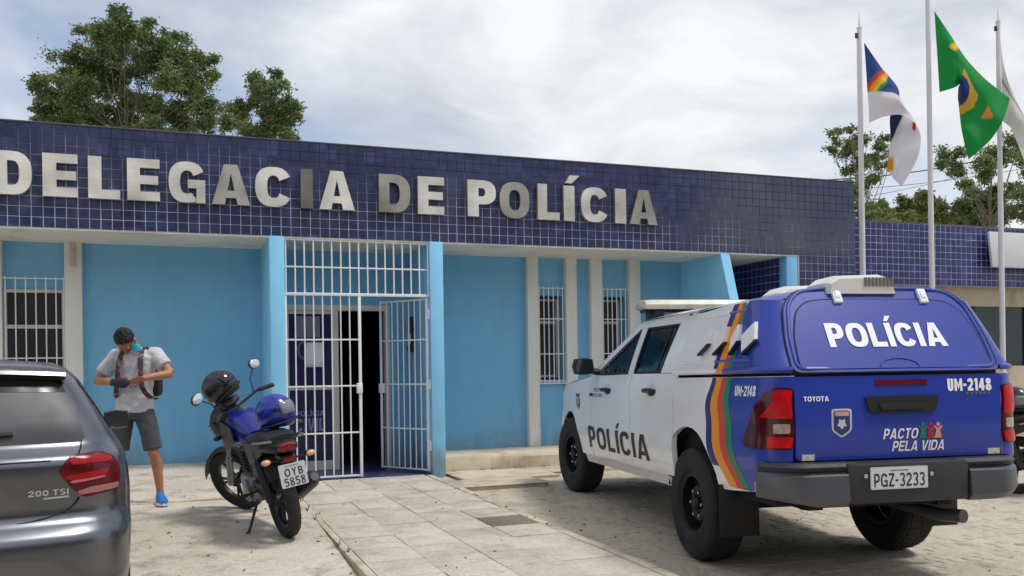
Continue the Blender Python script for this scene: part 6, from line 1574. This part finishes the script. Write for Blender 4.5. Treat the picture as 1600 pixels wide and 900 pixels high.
# ------------------------------------------------------------------ trees
def leaf_mat(name, dark, mid, light):
    m = bpy.data.materials.new(name); m.use_nodes = True; t = m.node_tree; bs = t.nodes['Principled BSDF']; bs.inputs['Roughness'].default_value = .55; bs.inputs['Specular IOR Level'].default_value = .3
    g = N(t, 'ShaderNodeNewGeometry'); nz = N(t, 'ShaderNodeTexNoise', _Scale=.9, _Detail=4.0); t.links.new(g.outputs['Position'], nz.inputs['Vector'])
    n2_ = N(t, 'ShaderNodeTexWhiteNoise', noise_dimensions='1D'); t.links.new(g.outputs['Random Per Island'], n2_.inputs['W'])
    ad = N(t, 'ShaderNodeMath', operation='MULTIPLY_ADD'); ad.inputs[1].default_value = .5; t.links.new(n2_.outputs['Value'], ad.inputs[0]); t.links.new(nz.outputs[0], ad.inputs[2])
    rp = N(t, 'ShaderNodeValToRGB'); e = rp.color_ramp.elements; e[0].position = .35; e[1].position = 1.0; e[0].color = dark; e[1].color = light; e.new(.68).color = mid
    t.links.new(ad.outputs[0], rp.inputs[0]); t.links.new(rp.outputs[0], bs.inputs['Base Color'])
    tl = N(t, 'ShaderNodeBsdfTranslucent'); t.links.new(rp.outputs[0], tl.inputs[0]); mx_ = N(t, 'ShaderNodeMixShader'); mx_.inputs[0].default_value = .4
    t.links.new(bs.outputs[0], mx_.inputs[1]); t.links.new(tl.outputs[0], mx_.inputs[2]); t.links.new(mx_.outputs[0], t.nodes['Material Output'].inputs[0])
    return m
M_LEAF = leaf_mat('olive_leaf', lin(74, 92, 60), lin(104, 124, 76), lin(146, 158, 106))
M_LEAF2 = leaf_mat('yellowish_leaf', lin(78, 98, 56), lin(118, 134, 78), lin(158, 162, 100))
M_BARK = mat('grey_bark', lin(118, 106, 92), .9, var=.25, scale=8, bump=.4, bscale=20)
def tree(name, D, base, clumps, label, lm, dens=1.0, leaf=.10, seed=1, depth=.9, group='trees behind the building'):
    """clumps: (x, y, r) surveyed on the photograph at distance D; each gets its own depth, a limb and leaves through its volume"""
    rnd = random.Random(seed)
    b0 = at(base[0], base[1], D); b0.z = 0
    T = empty(name, b0, label=label, cat='tree', group=group)
    s = D/FOC
    C3 = []
    for x, y, r in clumps:
        C3.append((at(x, y, D+rnd.uniform(-depth, depth)*s*90)-b0, r*s*1.1))
    hub = Vector((0, 0, 0))
    cen = sum((c for c, r in C3), Vector())/len(C3)
    zmin = min(c.z-r for c, r in C3)
    fork = Vector((cen.x*.25, cen.y*.25, max(zmin*.85, 1.2)))
    fork2 = cen*0.5+fork*0.5; fork2.z = (fork.z+cen.z)/2
    tr = B(); tr.tube(smoothline([(0, 0, -.1), (0.05, 0, fork.z*.5), tuple(fork), tuple(fork2), tuple(cen)], 5), [(.07*s*60-.003*s*60*i) for i in range(21)], 9)
    trunk = tr.obj('trunk', M_BARK, T)
    for c, r in C3:
        st = fork.lerp(fork2, rnd.uniform(.2, 1.0)); mid = st.lerp(c, .55)+Vector((rnd.uniform(-.2, .2), rnd.uniform(-.2, .2), rnd.uniform(-.1, .25)))*r
        lb_ = B(); pts = smoothline([tuple(st), tuple(mid), tuple(c)], 4); lb_.tube(pts, [.013*s*60*(1-.85*i/8)+.003 for i in range(9)], 6)
        for k in range(4):
            e = c+Vector((rnd.gauss(0, 1), rnd.gauss(0, 1), rnd.gauss(0, .8))).normalized()*r*.8
            lb_.tube([tuple(mid.lerp(c, .5)), tuple(e)], [.006*s*60, .002], 5)
        lb_.obj('limb', M_BARK, T)
    vs, fs = [], []
    for c, r in C3:
        subs = []
        for k in range(max(6, int(11*dens))):
            d = Vector((rnd.gauss(0, 1), rnd.gauss(0, 1), rnd.gauss(0, .9))).normalized()*r*rnd.uniform(.25, 1.0); subs.append((c+d, r*rnd.uniform(.22, .42)))
        nl = int(2100*dens*(r/.5)**1.8)
        for k in range(nl):
            sc, sr = subs[rnd.randrange(len(subs))]
            p = sc+Vector((rnd.gauss(0, 1), rnd.gauss(0, 1), rnd.gauss(0, .8)))*sr*.62
            a = Vector((rnd.gauss(0, 1), rnd.gauss(0, 1), rnd.gauss(-.6, .7))).normalized(); w_ = a.orthogonal().normalized(); w_.rotate(Matrix.Rotation(rnd.uniform(0, 6.28), 3, a))
            L_ = leaf*rnd.uniform(.6, 1.3); n = len(vs)
            vs += [p, p+a*L_*.5+w_*L_*.24, p+a*L_, p+a*L_*.5-w_*L_*.24]; fs.append((n, n+1, n+2, n+3))
    me = bpy.data.meshes.new('crown'); me.from_pydata([tuple(v) for v in vs], [], fs); me.materials.append(lm)
    link('crown', me, T)
    return T
tree('broad_tree', 24, (195, 230), [(75, 140, 24), (100, 115, 28), (95, 165, 30), (135, 105, 30), (150, 75, 32), (170, 45, 28), (195, 30, 20), (190, 75, 32), (225, 55, 28), (130, 150, 30), (160, 130, 26), (255, 80, 26), (275, 60, 20), (290, 100, 28), (320, 95, 20), (265, 125, 26), (215, 110, 22), (205, 150, 26), (235, 165, 24), (305, 135, 28), (300, 170, 28), (325, 165, 20), (160, 180, 26), (105, 185, 22), (60, 170, 14), (60, 125, 12), (265, 180, 20), (330, 120, 14), (195, 185, 24), (150, 200, 26), (215, 202, 26), (285, 197, 24), (245, 195, 24), (180, 110, 24), (235, 95, 24), (110, 145, 24), (70, 190, 18), (320, 190, 20)],
     'wide olive tree rising behind the left end of the fascia', M_LEAF, 1.0, .095, 3)
tree('slender_tree', 26, (420, 240), [(405, 125, 18), (425, 145, 22), (410, 165, 22), (440, 170, 22), (455, 165, 14), (445, 195, 24), (375, 175, 20), (360, 190, 18), (390, 195, 22), (420, 195, 22), (430, 120, 12), (463, 180, 10), (400, 210, 20), (440, 212, 20), (385, 165, 14), (412, 145, 16)],
     'smaller olive tree just right of the wide tree behind the fascia', M_LEAF, 1.0, .10, 4)
tree('slender_tree', 27, (1345, 330), [(1310, 215, 16), (1325, 235, 22), (1300, 232, 12), (1345, 215, 18), (1335, 260, 22), (1365, 250, 18), (1360, 285, 20), (1340, 300, 22), (1375, 225, 18), (1385, 255, 14), (1350, 325, 26), (1365, 340, 20), (1330, 200, 8), (1395, 235, 10)],
     'airy tree standing right of the fascia corner behind the first flagpole', M_LEAF, .6, .10, 5)
tree('slender_tree', 33, (1540, 340), [(1480, 245, 18), (1500, 262, 20), (1475, 258, 10), (1530, 250, 22), (1510, 285, 14), (1555, 240, 24), (1590, 225, 24), (1610, 250, 26), (1545, 275, 18), (1580, 290, 16), (1600, 300, 18), (1495, 238, 14), (1600, 205, 18), (1605, 330, 20), (1580, 330, 16)],
     'tall sparse tree behind the green flag', M_LEAF, .45, .115, 6)
tree('round_tree', 36, (1445, 350), [(1420, 325, 18), (1440, 315, 18), (1460, 325, 18), (1475, 340, 16), (1430, 345, 18), (1455, 345, 18), (1415, 345, 14)],
     'low bright green tree showing over the annex between two flagpoles', M_LEAF2, 1.2, .13, 7)
tree('round_tree', 38, (1525, 350), [(1505, 320, 18), (1525, 305, 20), (1545, 320, 20), (1515, 340, 20), (1540, 345, 20), (1565, 335, 18), (1500, 345, 14), (1555, 300, 12)],
     'dark bushy tree over the annex beside the third flagpole', M_LEAF, 1.2, .13, 8)
tree('round_tree', 35, (1385, 360), [(1378, 320, 10), (1385, 335, 14), (1395, 345, 10), (1375, 345, 12)], 'small shrubby treetop above the annex roof right of the first flagpole', M_LEAF2, 1.0, .12, 9)
